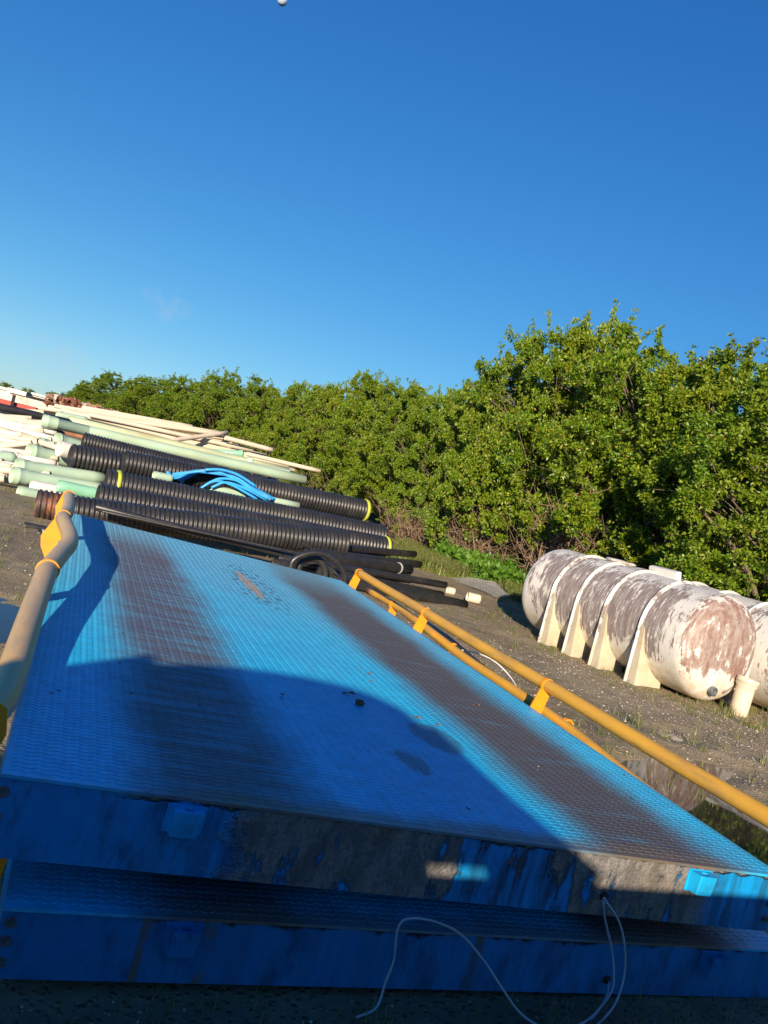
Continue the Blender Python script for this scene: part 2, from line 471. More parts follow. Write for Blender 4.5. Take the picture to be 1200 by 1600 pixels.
MATS = {}
def M(k):
    return MATS[k]
MATS['deck'] = deck_material('blue_tread_plate', 0.0)
MATS['beam_mud'] = beam_material('blue_beam_with_concrete_splash', True)
MATS['beam'] = beam_material('blue_beam_shade_darkened', False)
MATS['blue'] = simple('blue_paint', (0.006, 0.34, 0.68), 0.4, 0.15, 8, (0.02, 0.05, 0.08), 0.4)
MATS['steel'] = simple('grey_bolt_steel', (0.20, 0.22, 0.24), 0.45, 0.3, 40, (0.10, 0.05, 0.02), 0.7, metal=0.6)
MATS['dark'] = simple('near_black', (0.01, 0.01, 0.012), 0.8)
MATS['yellow'] = simple('yellow_bracket_paint', (0.82, 0.28, 0.006), 0.5, 0.08, 9, (0.30, 0.16, 0.03), 0.3)
def rail_mat():
    N = Nd('weathered_yellow_rail'); P = N.P
    c = N.ramp(N.noise(7, 5, 0.6, N.scale(P, (1, 0.5, 1))), [(0.25, (0.58, 0.31, 0.045)), (0.75, (0.76, 0.40, 0.03))])
    dirt = N.step(N.noise(3.0, 6, 0.7, N.scale(P, (3, 0.35, 3), (2, 0, 0))), 0.47, 0.66, 0, 0.6)
    c = N.mix(dirt, c, (0.30, 0.19, 0.08))
    scr = N.step(N.noise(14, 5, 0.7, N.scale(P, (1.5, 0.10, 1.5))), 0.63, 0.69, 0, 0.8)
    c = N.mix(scr, c, (0.05, 0.03, 0.015))
    N.bump(N.noise(40, 4), 0.12, 0.003)
    return N.out(c, 0.45)
MATS['rail'] = rail_mat()
def rail_mat_grey():
    N = Nd('sun_bleached_yellow_rail'); P = N.P
    x, y, z = N.sep(P)[0:3]
    c = N.ramp(N.noise(4, 5, 0.6, N.scale(P, (1, 0.4, 1))), [(0.3, (0.48, 0.34, 0.18)), (0.75, (0.62, 0.38, 0.13))])
    dirt = N.step(N.noise(3.0, 6, 0.7, N.scale(P, (3, 0.5, 3), (5, 0, 0))), 0.42, 0.62, 0, 0.55)
    c = N.mix(dirt, c, (0.32, 0.25, 0.16))
    N.bump(N.noise(40, 4), 0.12, 0.003)
    return N.out(c, 0.42)
MATS['rail_grey'] = rail_mat_grey()
MATS['black_pipe'] = simple('black_corrugated_plastic', (0.022, 0.022, 0.024), 0.40, 0.35, 5, (0.12, 0.10, 0.08), 0.14, vec=(1, 1, 1))
MATS['black_smooth'] = simple('black_smooth_plastic', (0.022, 0.022, 0.024), 0.35, 0.3, 6, (0.12, 0.10, 0.08), 0.25)
MATS['rusty_black'] = simple('rust_stained_black_plastic', (0.05, 0.035, 0.03), 0.5, 0.5, 7, (0.28, 0.09, 0.03), 0.8)
MATS['ring'] = simple('lime_coupler_ring', (0.42, 0.47, 0.05), 0.5, 0.15)
MATS['green'] = simple('pale_green_pvc', (0.35, 0.48, 0.36), 0.45, 0.14, 2.5, (0.42, 0.44, 0.28), 0.45, vec=(0.5, 1, 1))
MATS['green_yel'] = simple('yellowed_green_pvc', (0.40, 0.46, 0.30), 0.5, 0.15, 2.5, (0.42, 0.32, 0.12), 0.6, vec=(0.5, 1, 1))
MATS['teal'] = simple('mint_green_pvc', (0.22, 0.48, 0.33), 0.4, 0.12, 3, (0.4, 0.45, 0.3), 0.3)
MATS['cream'] = simple('cream_pvc', (0.60, 0.52, 0.40), 0.5, 0.14, 2.5, (0.46, 0.38, 0.26), 0.35, vec=(0.4, 1, 1))
MATS['white'] = simple('white_pvc', (0.62, 0.61, 0.58), 0.5, 0.1, 3, (0.45, 0.40, 0.32), 0.3)
MATS['coil'] = simple('bright_blue_tube', (0.04, 0.33, 0.74), 0.3, 0.12, 4)
MATS['tank'] = tank_material('weathered_tank_plastic', 0.0)
MATS['tank_far'] = tank_material('weathered_tank_plastic_lighter', 11.0, 0.45)
MATS['tank_rib'] = simple('cream_tank_rib', (0.54, 0.51, 0.45), 0.5, 0.18, 7, (0.20, 0.14, 0.11), 0.85)
MATS['tank_leg'] = simple('cream_tank_leg', (0.52, 0.46, 0.34), 0.5, 0.14, 3, (0.48, 0.33, 0.15), 0.6)
MATS['bark'] = simple('grey_brown_bark', (0.13, 0.095, 0.065), 0.85, 0.4, 12, (0.25, 0.2, 0.15), 0.4, 0.4, 40)
MATS['twig'] = simple('dry_brown_twigs', (0.22, 0.145, 0.09), 0.85, 0.4, 8, (0.36, 0.28, 0.2), 0.5)
MATS['leaf'] = leaf_material('pepper_tree_leaves', [(0.0, (0.030, 0.095, 0.006)), (0.35, (0.095, 0.20, 0.009)), (0.75, (0.19, 0.29, 0.012)), (0.955, (0.32, 0.37, 0.02)), (0.975, (0.30, 0.15, 0.02))])
MATS['weed'] = leaf_material('broad_weed_leaves', [(0.0, (0.05, 0.13, 0.012)), (0.5, (0.09, 0.22, 0.02)), (0.9, (0.14, 0.28, 0.03)), (1.0, (0.2, 0.28, 0.05))])
MATS['grass'] = leaf_material('grass_blades', [(0.0, (0.07, 0.12, 0.015)), (0.5, (0.13, 0.18, 0.03)), (0.8, (0.22, 0.22, 0.07)), (1.0, (0.36, 0.30, 0.14))])
MATS['mesh'] = simple('galvanised_grey_mesh', (0.36, 0.36, 0.34), 0.5, 0.2, 5)
MATS['cable'] = simple('grey_cable_jacket', (0.34, 0.37, 0.42), 0.4, 0.15)
MATS['rust'] = simple('rusted_scrap', (0.13, 0.055, 0.032), 0.85, 0.7, 1.5, (0.42, 0.34, 0.26), 0.75)
def scrap_mat():
    N = Nd('mixed_rusty_scrap')
    c = N.ramp(N.island(), [(0.0, (0.10, 0.04, 0.025)), (0.4, (0.22, 0.085, 0.045)), (0.65, (0.30, 0.15, 0.09)), (0.8, (0.48, 0.36, 0.26)), (1.0, (0.6, 0.55, 0.46))])
    c = N.mix(N.step(N.noise(3, 5, .7), .45, .6, 0, .6), c, (0.17, 0.065, 0.04))
    return N.out(c, 0.85)
MATS['scrap'] = scrap_mat()
MATS['wallwhite'] = simple('stained_white_wall', (0.62, 0.57, 0.50), 0.8, 0.2, 1.3, (0.22, 0.17, 0.13), 0.7)
MATS['roofgrey'] = simple('grey_roofing', (0.55, 0.54, 0.52), 0.7, 0.2, 1)
MATS['red'] = simple('faded_red_paint', (0.42, 0.045, 0.03), 0.55, 0.2, 1, (0.2, 0.06, 0.04), 0.4)
MATS['greysheet'] = simple('grey_metal_sheet', (0.33, 0.35, 0.36), 0.5, 0.15)
MATS['deadleaf'] = simple('dead_brown_leaf', (0.17, 0.08, 0.035), 0.7, 0.4, 30)
MATS['truck'] = simple('dark_grey_truck_paint', (0.05, 0.055, 0.06), 0.35, 0.1)
MATS['rubber'] = simple('black_rubber', (0.02, 0.02, 0.02), 0.8)
def ground_mat():
    N = Nd('damp_gravel_dirt'); P = N.P
    a = N.noise(0.55, 6, 0.65); b = N.noise(9, 6, 0.75); g = N.voro(34, out=0)
    isl = N.n.new('ShaderNodeTexVoronoi'); isl.inputs['Scale'].default_value = 30; N.l.new(P, isl.inputs['Vector'])
    rv = N.sep(isl.outputs['Color'])[0]
    c = N.ramp(N.math('ADD', N.math('MULTIPLY', a, 0.5), N.math('MULTIPLY', b, 0.5)),
               [(0.30, (0.16, 0.115, 0.066)), (0.52, (0.32, 0.25, 0.15)), (0.72, (0.47, 0.385, 0.25))])
    st = N.math('MULTIPLY', N.step(rv, 0.80, 0.9), N.step(g, 0.5, 0.3))
    c = N.mix(N.math('MULTIPLY', st, 0.4), c, (0.45, 0.41, 0.34))
    dk = N.math('MULTIPLY', N.step(rv, 0.14, 0.08), N.step(g, 0.5, 0.3))
    c = N.mix(N.math('MULTIPLY', dk, 0.6), c, (0.05, 0.045, 0.04))
    mo = N.step(N.noise(0.9, 5, 0.7, N.scale(P, (1, 1, 1), (7, 7, 0))), 0.50, 0.68, 0, 0.35)
    c = N.mix(mo, c, (0.12, 0.13, 0.04))
    gx, gy, gz = N.sep(P)[0:3]
    shade_damp = N.math('MAXIMUM', N.step(N.math('ADD', gy, N.math('MULTIPLY', a, 0.8)), 3.1, 2.5), N.step(N.noise(0.45, 5, 0.6, N.scale(P, (1, 1, 1), (3, 8, 0))), 0.54, 0.66, 0, 0.6))  # shade in front of the beams painted into the dirt, plus damp patches
    c = N.mix(N.math('MULTIPLY', shade_damp, 0.62), c, (0.035, 0.030, 0.024))
    h = N.math('ADD', N.math('MULTIPLY', b, 0.8), N.math('MULTIPLY', N.step(g, 0.45, 0.1), 0.7))
    N.bump(h, 0.9, 0.02)
    return N.out(c, N.math('ADD', 0.7, N.math('MULTIPLY', a, 0.2)), 0, 0.3)
MATS['ground'] = ground_mat()
def water_mat():
    N = Nd('puddle_water')
    N.bump(N.noise(6, 2), 0.02, 0.01)
    N.b.inputs['IOR'].default_value = 1.33
    return N.out((0.035, 0.030, 0.022), 0.03, 0, 0.6)
MATS['water'] = water_mat()

# ---------------------------------------------------------------- numpy value noise
def vnoise(x, y, seed=0):
    def h(i, j):
        n = (i.astype(np.int64) * 374761393 + j.astype(np.int64) * 668265263 + seed * 1442695041) & 0x7fffffff
        n = ((n ^ (n >> 13)) * 1274126177) & 0x7fffffff
        return ((n ^ (n >> 16)) & 0xffff) / 65535.0
    xi, yi = np.floor(x), np.floor(y); fx, fy = x - xi, y - yi
    fx = fx * fx * (3 - 2 * fx); fy = fy * fy * (3 - 2 * fy)
    a, b, c, d = h(xi, yi), h(xi + 1, yi), h(xi, yi + 1), h(xi + 1, yi + 1)
    return (a * (1 - fx) + b * fx) * (1 - fy) + (c * (1 - fx) + d * fx) * fy
PUDDLES = [(5.75, 5.35, 0.75, 0.45), (6.05, 6.2, 0.5, 0.35), (4.75, 4.3, 1.1, 0.9), (-1.3, 6.6, 1.35, 1.5), (5.1, 4.95, 0.7, 0.5), (6.3, 4.55, .8, .35)]
def ground_z(x, y):
    x = np.asarray(x, float); y = np.asarray(y, float)
    z = (vnoise(x * 0.35, y * 0.35, 3) - 0.35) * 0.05 + (vnoise(x * 1.4, y * 1.4, 1) - 0.4) * 0.03 + (vnoise(x * 5, y * 5, 2) - 0.5) * 0.016 + (vnoise(x * 13, y * 13, 4) - 0.5) * 0.009
    z = np.maximum(z, -0.004)
    for cx, cy, rx, ry in PUDDLES:
        d = np.sqrt(((x - cx) / rx) ** 2 + ((y - cy) / ry) ** 2) + (vnoise(x * 2.3, y * 2.3, 9) - 0.5) * 0.5
        z = z - 0.05 * np.clip(1.25 - d, 0, 1)
    k = np.clip((np.hypot(x - 4, y - 8) - 22) / 20, 0, 1)
    return z * (1 - k)

def build_ground():
    def axis(lo, hi, step, far):
        a = list(np.arange(lo, hi + 1e-6, step)); s = step; p = a[-1]
        while p < far:
            s *= 1.25; p += s; a.append(p)
        s = step; p = a[0]; b = []
        while p > -far:
            s *= 1.25; p -= s; b.append(p)
        return np.array(b[::-1] + a)
    xs = axis(-3.0, 10.5, 0.06, 1800.0); ys = axis(0.8, 15.0, 0.06, 1800.0)
    X, Y = np.meshgrid(xs, ys)
    Z = ground_z(X, Y)
    V = np.stack([X.ravel(), Y.ravel(), Z.ravel()], 1)
    nx, ny = len(xs), len(ys)
    i = np.arange(nx - 1)[None, :] + (np.arange(ny - 1) * nx)[:, None]
    i = i.ravel()
    Fq = np.stack([i, i + 1, i + nx + 1, i + nx], 1)
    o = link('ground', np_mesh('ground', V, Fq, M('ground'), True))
    o['kind'] = 'structure'
build_ground()
def puddle(cx, cy, rx, ry, name='puddle'):
    mb = MB(); n = 40
    mb.add([(cx + rx * 1.5 * math.cos(2 * math.pi * k / n), cy + ry * 1.5 * math.sin(2 * math.pi * k / n), -0.016) for k in range(n)], [tuple(range(n))])
    o = mb.build(name, M('water')); o['kind'] = 'structure'
puddle(5.45, 5.1, 1.65, 1.35)
puddle(-1.3, 6.6, 1.2, 1.3)

# ---------------------------------------------------------------- truck scale modules
TA = rad(2.2)
DW, DL, DF = 3.05, 6.2, 2.33
def tread_plate(name, w, l, m, parent, lmax=None):
    """steel plate with a raised zig-zag tread"""
    px, py = 0.0262, 0.0285
    L = lmax or l
    nx, ny = int(w / px) - 1, int(L / py) - 1
    I, J = np.meshgrid(np.arange(nx), np.arange(ny))
    I = I.ravel(); J = J.ravel()
    cx = (I + 1) * px + 0.004; cy = (J + 1) * py + np.where(I % 2 == 0, 0.0015, -0.0015)
    ang = np.where(I % 2 == 0, rad(24), rad(-24))
    ca, sa = np.cos(ang), np.sin(ang)
    a, b, h = 0.0142, 0.0036, 0.0017
    base = [(-a, 0), (-a * .5, -b), (a * .5, -b), (a, 0), (a * .5, b), (-a * .5, b)]
    top = [(p * .62, q * .45) for p, q in base]
    n = len(cx)
    V = np.zeros((n, 12, 3))
    for k, (p, q) in enumerate(base + top):
        V[:, k, 0] = cx + p * ca - q * sa
        V[:, k, 1] = cy + p * sa + q * ca
        V[:, k, 2] = 0.0002 if k < 6 else h
    V = V.reshape(-1, 3)
    o = np.arange(n) * 12
    fs = []
    for k in range(6):
        k2 = (k + 1) % 6
        fs.append(np.stack([o + k, o + k2, o + 6 + k2, o + 6 + k], 1))
    fs.append(np.stack([o + 6, o + 7, o + 8, o + 11], 1))
    fs.append(np.stack([o + 8, o + 9, o + 10, o + 11], 1))
    Fq = np.concatenate(fs)
    # the plate itself, a 10 mm slab
    b0 = len(V)
    slab = np.array([(x, y, z) for z in (-0.01, 0.0) for x, y in ((0, -0.006), (w, -0.006), (w, l), (0, l))], float)
    V = np.concatenate([V, slab])
    sf = np.array([(3, 2, 1, 0), (4, 5, 6, 7), (0, 1, 5, 4), (1, 2, 6, 5), (2, 3, 7, 6), (3, 0, 4, 7)]) + b0
    Fq = np.concatenate([Fq, sf])
    return link(name, np_mesh(name, V, Fq, m), parent)

def lug(parent, x, ztop, m):
    """box lug with chamfered nose and a hole in its top"""
    mb = MB()
    wb, wf, d, h = 0.054, 0.042, 0.052, 0.078
    out = []
    for a in range(20):
        t = 2 * math.pi * a / 20
        c, s_ = math.cos(t), math.sin(t)
        px = max(-1, min(1, c * 1.5)); py = max(-1, min(1, s_ * 1.5))
        yy = -d / 2 + py * d / 2
        f = (wf if py < -0.5 else wb)
        out.append((px * (wb + (wf - wb) * (0.5 - py / 2)), yy))
    hole = [(0.017 * math.cos(2 * math.pi * a / 20), -d * 0.5 + 0.013 * math.sin(2 * math.pi * a / 20)) for a in range(20)]
    n = 20
    vs = [(p, q, 0) for p, q in out] + [(p, q, 0) for p, q in hole] + [(p * 0.93, q * 0.9, -h) for p, q in out] + [(p, q, -0.03) for p, q in hole]
    fs = []
    for k in range(n):
        j = (k + 1) % n
        fs += [(k, j, n + j, n + k), (j, k, 2 * n + k, 2 * n + j), (n + k, n + j, 3 * n + j, 3 * n + k)]
    fs.append(tuple(reversed(range(2 * n, 3 * n)))); fs.append(tuple(range(3 * n, 4 * n)))
    mb.add(vs, fs)
    mb.box(-0.060, 0.060, -0.004, 0.001, -h - 0.006, 0.004)
    o = mb.build('lifting_lug', m, parent, (x, 0.0, ztop))
    return o

def bolt(parent, x, z, y=0.0):
    mb = MB()
    mb.lathe([(0.0, 0.001), (0.0, 0.017), (0.003, 0.017), (0.003, 0.0005)], 18, False, Matrix.Rotation(rad(-90), 4, 'Z'))
    mb.lathe([(0.003, 0.0125), (0.013, 0.0125), (0.013, 0.006), (0.020, 0.006), (0.020, 0.0005)], 6, False, Matrix.Rotation(rad(-90), 4, 'Z'))
    return mb.build('bolt', M('steel'), parent, (x, y, z))

def beam(parent, w, h, m, l):
    f = MB()
    f.box(0.0, w, 0.0, 0.012, -h, -0.0105)
    f.box(0.0, w, 0.013, 0.08, -h, -h + 0.01)
    f.build('front_beam', m, parent)
    r = MB(); r.box(0.0, w, l - 0.014, l - 0.002, -h, -0.0105); r.build('rear_beam', M('blue'), parent)
    for s in (0, 1):
        sb = MB(); x = 0.003 if s == 0 else w - 0.015
        sb.box(x, x + 0.012, 0.013, l - 0.015, -h, -0.0105); sb.build('side_beam', M('blue'), parent)
    u = MB()
    for k in range(5):
        x = 0.5 + k * (w - 1.0) / 4
        u.box(x - .06, x + .06, 0.082, l - 0.02, -h, -0.0105)
    u.build('underside_girders', M('blue'), parent)

def bracket(parent, poly, x0, y, z0, t=0.012, name='bracket'):
    mb = MB(); mb.prism(poly, (x0, y, z0), (1, 0, 0), (0, 0, 1), (0, -1, 0), t)
    return mb.build(name, M('yellow'), parent)

up = thing('truck_scale_module', 'upper blue steel weighing deck with tread plate, two brown wheel tracks and yellow rails', 'truck scale', (0.003, DF, 0.65), None, (0, TA, 0))
tread_plate('deck_plate', DW, DL, M('deck'), up)
beam(up, DW, 0.243, M('beam_mud'), DL)
lug(up, 0.535, -0.026, M('blue')); lug(up, 2.60, -0.022, M('blue'))
bolt(up, 0.018, -0.052); bolt(up, 0.008 + 0.008, -0.125); bolt(up, 0.016, -0.195)
bolt(up, DW - 0.03, -0.06); bolt(up, DW - 0.03, -0.125); bolt(up, DW - 0.03, -0.19)
# black disc standing in for the dark inside of the cable hole
hb = MB(); hb.lathe([(0.0, 0.001), (0.0, 0.014), (0.004, 0.017), (0.004, 0.001)], 16, True, Matrix.Rotation(rad(-90), 4, 'Z')); hb.build('cable_hole_disc', M('dark'), up, (2.165, -0.001, -0.165))

lo = thing('truck_scale_module', 'lower blue steel weighing deck, in shade beneath the upper one', 'truck scale', (0.095, DF + 0.0, 0.265), None, (0, rad(1.0), 0))
tread_plate('deck_plate', DW + 0.06, DL, deck_material('blue_tread_plate_lower', 3.0), lo, 0.9)  # same colours as the upper plate, other noise offset
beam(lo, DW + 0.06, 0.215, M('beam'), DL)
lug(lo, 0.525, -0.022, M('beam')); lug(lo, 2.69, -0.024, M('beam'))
for z in (-0.045, -0.10, -0.165): bolt(lo, 0.028, z)
for z in (-0.045, -0.10, -0.165): bolt(lo, DW + 0.03, z)
hb = MB(); hb.lathe([(0.0, 0.001), (0.0, 0.014), (0.004, 0.017), (0.004, 0.001)], 16, True, Matrix.Rotation(rad(-90), 4, 'Z')); hb.build('cable_hole_disc', M('dark'), lo, (2.19, -0.001, -0.155))  # black disc again, for the dark inside of the lower hole
# packing between the two
for (x, y) in ((0.25, 0.6), (2.7, 0.6), (0.25, 5.4), (2.7, 5.4), (1.5, 3.0)):
    pass

# rails: world points turned into the module's own space
def local(parent_loc, ang, p):
    q = Vector(p) - Vector(parent_loc)
    return Matrix.Rotation(-ang, 4, 'Y') @ q
def catmull(P, n=8):
    P = [Vector(p) for p in P]; out = []
    Q = [P[0] * 2 - P[1]] + P + [P[-1] * 2 - P[-2]]
    for i in range(1, len(Q) - 2):
        for k in range(n):
            t = k / n
            out.append(0.5 * ((2 * Q[i]) + (-Q[i - 1] + Q[i + 1]) * t + (2 * Q[i - 1] - 5 * Q[i] + 4 * Q[i + 1] - Q[i + 2]) * t * t + (-Q[i - 1] + 3 * Q[i] - 3 * Q[i + 1] + Q[i + 2]) * t ** 3))
    out.append(P[-1]); return out
UL, LL = up.location.copy(), lo.location.copy()
def collar(parent, c, t, r, m='yellow', w=0.026):
    q = Vector((1, 0, 0)).rotation_difference(Vector(t).normalized()).to_matrix().to_4x4()
    MM = Matrix.Translation(c) @ q
    mb = MB(); mb.lathe([(-w / 2, r - 0.004), (-w / 2, r + 0.007), (w / 2, r + 0.007), (w / 2, r - 0.004)], 28, False, MM)
    return mb.build('collar', M(m), parent)
def L1(p): return local(UL, TA, p)
def L2(p): return local(LL, rad(1.0), p)
PR = 0.054
# left rail, bent in and dented between its second and third collar
left_pts = [(-0.085, 2.58, 0.67), (-0.068, 2.7, 0.68), (-0.045, 2.9, 0.69), (-0.035, 3.6, 0.735), (-0.022, 4.2, 0.79), (-0.012, 4.5, 0.81),
            (0.03, 5.0, 0.815), (0.07, 5.45, 0.818), (0.062, 5.85, 0.822), (0.018, 6.3, 0.83), (-0.002, 6.6, 0.832), (0.02, 7.2, 0.81), (0.015, 8.1, 0.80), (0.0, 8.66, 0.79)]
rl = MB().tube(catmull([L1(p) for p in left_pts], 7), PR, 24).build('guide_rail', M('rail_grey'), up)
rl['label'] = 'bent and sun-bleached left guide rail'
for i in (5, 10, 13):
    a, b = L1(left_pts[max(i - 1, 0)]), L1(left_pts[min(i + 1, 13)])
    collar(rl, L1(left_pts[i]), b - a, PR)
for (y, wd) in ((4.47, 0.05), (6.58, 0.105), (8.64, 0.075)):
    c = L1((0, y, 0.81))
    poly = [(-0.035, 0.055), (0.03, 0.03), (0.045, -0.10), (-0.0, -0.24), (-0.03, -0.29), (-wd + 0.02, -0.20), (-wd, -0.12)]
    b_ = bracket(rl, poly, c.x - 0.015, c.y, c.z - 0.03)
# near end bracket, seen at the left edge of the picture
c = L1((-0.02, 2.56, 0.69))
bracket(rl, [(-0.16, 0.05), (-0.05, 0.085), (-0.005, 0.06), (0.012, -0.02), (-0.005, -0.08), (-0.025, -0.36), (-0.16, -0.36)], c.x, c.y, c.z)
# right rail
right_pts = [(3.215, y, 0.665 + 0.003 * math.sin(y * 3)) for y in (1.2, 2.4, 3.4, 4.5, 5.6, 6.7, 7.7, 8.55)]
rr = MB().tube(catmull([L1(p) for p in right_pts], 5), 0.043, 24).build('guide_rail', M('rail'), up)
rr['label'] = 'straight yellow right guide rail with black scuffs'
for y in (2.3, 4.48, 6.56, 8.5):
    collar(rr, L1((3.215, y, 0.664)), (0, 1, 0), 0.043)
    c = L1((3.17, y - 0.006, 0.62))
    bracket(rr, [(-0.012, 0.02), (0.075, 0.0), (0.045, -0.17), (-0.055, -0.15)], c.x, c.y, c.z)

# lower module's rail on the right, sagging and partly wrapped in black hose
low_pts = [(3.135, 2.36, 0.40), (3.175, 2.75, 0.43), (3.22, 3.2, 0.425), (3.27, 3.75, 0.435), (3.305, 4.2, 0.455), (3.32, 4.9, 0.465), (3.32, 5.8, 0.465), (3.32, 6.6, 0.50), (3.34, 7.5, 0.52), (3.34, 8.4, 0.50)]
rlo = MB().tube(catmull([L2(p) for p in low_pts], 5), 0.038, 20).build('guide_rail', M('rail'), lo)
rlo['label'] = 'lower yellow rail showing below the right guide rail'
for y, k in ((4.32, 0.462), (6.1, 0.48), (7.6, 0.52)):
    collar(rlo, L2((3.33, y, k)), (0, 1, 0), 0.038)
    c = L2((3.33, y - 0.006, k - 0.02))
    bracket(rlo, [(-0.03, 0.02), (0.05, 0.0), (0.05, -0.2), (-0.06, -0.26)], c.x, c.y, c.z)
# lower left post seen in the slot between the two decks
c = L2((0.05, 2.36, 0.40))
bracket(lo, [(-0.3, 0.05), (0.03, 0.05), (0.02, -0.05), (-0.01, -0.17), (-0.3, -0.17)], c.x, c.y, c.z, name='rail_post')

# black hose lying over the lower rail
hose = MB().tube(catmull([at(668, 977, 6.9), at(700, 1000, 6.3), at(726, 1022, 5.95), at(760, 1050, 5.5), at(800, 1078, 5.1), at(838, 1104, 4.8)], 6), 0.036, 14).build('black_hose', M('black_smooth'))
tag(hose, 'black hose slung along the lower yellow rail under the right guide rail', 'hose')
wire = MB().tube(catmull([at(722, 1016, 5.95), at(750, 1022, 6.05), at(775, 1035, 6.05), at(797, 1057, 5.95), at(812, 1080, 5.7), at(826, 1092, 5.3)], 8), 0.006, 6).build('loose_wire', M('white'))
tag(wire, 'thin pale wire bowing out from the lower yellow rail over the dirt', 'wire')

# cable hanging from the beam holes
YC = 2.27
cp = [at(943, 1403, 2.335), at(943, 1408, 2.26), at(945, 1435, YC), at(955, 1480, YC), at(959, 1520, YC - .01), at(955, 1550, YC - 0.02), at(928, 1585, YC - 0.05), at(900, 1603, YC - 0.09), at(866, 1610, YC - .1), at(838, 1601, YC - 0.1), at(810, 1580, YC - .07),
      at(785, 1545, YC - .05), at(755, 1500, YC - 0.03), at(720, 1460, YC), at(680, 1440, YC), at(640, 1435, YC), at(622, 1450, YC), at(615, 1500, YC - .01), at(602, 1535, YC - .03), at(588, 1574, YC - .06), at(556, 1590, YC - .08)]
cb = MB().tube(catmull(cp, 8), 0.0042, 8).build('cable', M('cable'))
tag(cb, 'long grey cable looping out of the upper beam and arching across the lower one', 'cable')
cp2 = [at(945, 1403, 2.335), at(946, 1407, 2.255), at(967, 1440, YC - .01), at(976, 1480, YC - .015), at(975, 1525, YC - .02), at(960, 1570, YC - .05), at(930, 1604, YC - .09), at(900, 1625, YC - .1)]
cb2 = MB().tube(catmull(cp2, 8), 0.0042, 8).build('cable', M('cable'))
tag(cb2, 'right-hand grey cable strand dropping from the hole in the upper beam', 'cable')
cp3 = [at(951, 1532, 2.335), at(951, 1540, 2.30), at(946, 1560, YC - .01), at(926, 1590, YC - .05), at(890, 1618, YC - .1)]
cb3 = MB().tube(catmull(cp3, 8), 0.0042, 8).build('cable', M('cable'))
tag(cb3, 'short grey cable coming out of the hole in the lower beam', 'cable')

# ---------------------------------------------------------------- dead leaves on the deck
rng = random.Random(5)
def on_deck(px, py):
    a = TA; n = np.array([math.sin(a), 0, math.cos(a)])
    p0 = np.array([0.003, 2.33, 0.65]); d = ray(px, py)
    t = np.dot(p0 - EYE, n) / np.dot(d, n)
    return Vector(EYE + d * t)
leaf_spots = [(576, 1055, .03, 'dead leaf flake beside the pale track, first above the shadow edge'), (580, 1066, .022, 'small dead leaf just below the first flake'), (649, 1124, .055, 'long curled dead leaf near the shadow edge'),
              (683, 1136, .03, 'dark dead leaf where the shadow meets the brown track'), (744, 1104, .04, 'tan dead leaf lying on the brown wheel track'), (545, 1086, .07, 'wide brown smear-like dead leaf left of the dark clod'),
              (553, 990, .05, 'tan dead leaf near the far part of the brown track'), (440, 1088, .04, 'dark leaf scrap in the shadow left of centre'), (563, 1046, .015, 'tiny dead leaf on the blue centre strip')]
for px, py, s_, lab in leaf_spots:
    p = on_deck(px, py) + Vector((0, 0, 0.004))
    mb = MB(); n = 7
    a0 = rng.uniform(0, 3)
    vs = []
    for i in range(n):
        t = i / (n - 1); wv = 0.22 * s_ * math.sin(math.pi * min(1, t * 1.0)) + 0.0008
        for k in (-1, 0, 1):
            q = Vector(((t - 0.5) * s_, k * wv, 0.004 + 0.006 * math.sin(t * 5) + abs(k) * 0.004 * (1 + math.sin(t * 9 + k))))
            q = Matrix.Rotation(a0, 3, 'Z') @ q
            vs.append(q)
    fs = []
    for i in range(n - 1):
        for k in range(2):
            o = i * 3 + k
            fs.append((o, o + 1, o + 4, o + 3))
    mb.add(vs, fs)
    tag(mb.build('dead_leaf', M('deadleaf'), None, p), lab, 'leaf', 'dead leaves on the deck')
p = on_deck(561, 1102)
mb = MB(); vs = []
for i in range(7):
    th = math.pi * i / 6
    for j in range(10):
        ph = 2 * math.pi * j / 10; r_ = 0.021 * (0.8 + 0.4 * rng.random())
        vs.append((r_ * 1.3 * math.sin(th) * math.cos(ph), r_ * math.sin(th) * math.sin(ph), 0.014 + 0.75 * r_ * math.cos(th)))
mb.add(vs, [(i * 10 + j, i * 10 + (j + 1) % 10, (i + 1) * 10 + (j + 1) % 10, (i + 1) * 10 + j) for i in range(6) for j in range(10)])
tag(mb.build('dirt_clod', M('deadleaf'), None, p), 'small dark brown clod on the deck at the edge of the shadow', 'clod')

# ---------------------------------------------------------------- unseen truck behind the photographer, shaped from its shadow, lengthened to block skylight
tr = thing('parked_truck', 'dark truck parked behind the photographer, outside the picture', 'truck', (-1.0, -1.9, 0))
def tw(mb, x0, x1, y0, y1, z0, z1): mb.box(x0 + 1.0, x1 + 1.0, y0 + 1.9, y1 + 1.9, z0, z1)
X0, X1 = -1.80, -0.17
body = MB()
tw(body, X0, X1, -1.03, -1.0, 0.5, 1.93)                   # near side, tinted window
tw(body, X0, X0 + .03, -2.80, -1.03, 0.5, 1.93)            # rear wall
tw(body, X1 - .03, X1, -2.80, -1.64, 0.5, 1.93)            # front wall around the open quarter window
tw(body, X1 - .03, X1, -1.64, -1.03, 0.5, 1.38)
tw(body, X1 - .03, X1, -1.64, -1.03, 1.70, 1.93)
tw(body, X0 + .03, -1.28, -2.83, -2.80, 0.5, 1.93)         # far side with its open window
tw(body, -0.55, X1 - .03, -2.83, -2.80, 0.5, 1.93)
tw(body, -1.28, -0.55, -2.83, -2.80, 0.5, 1.74)
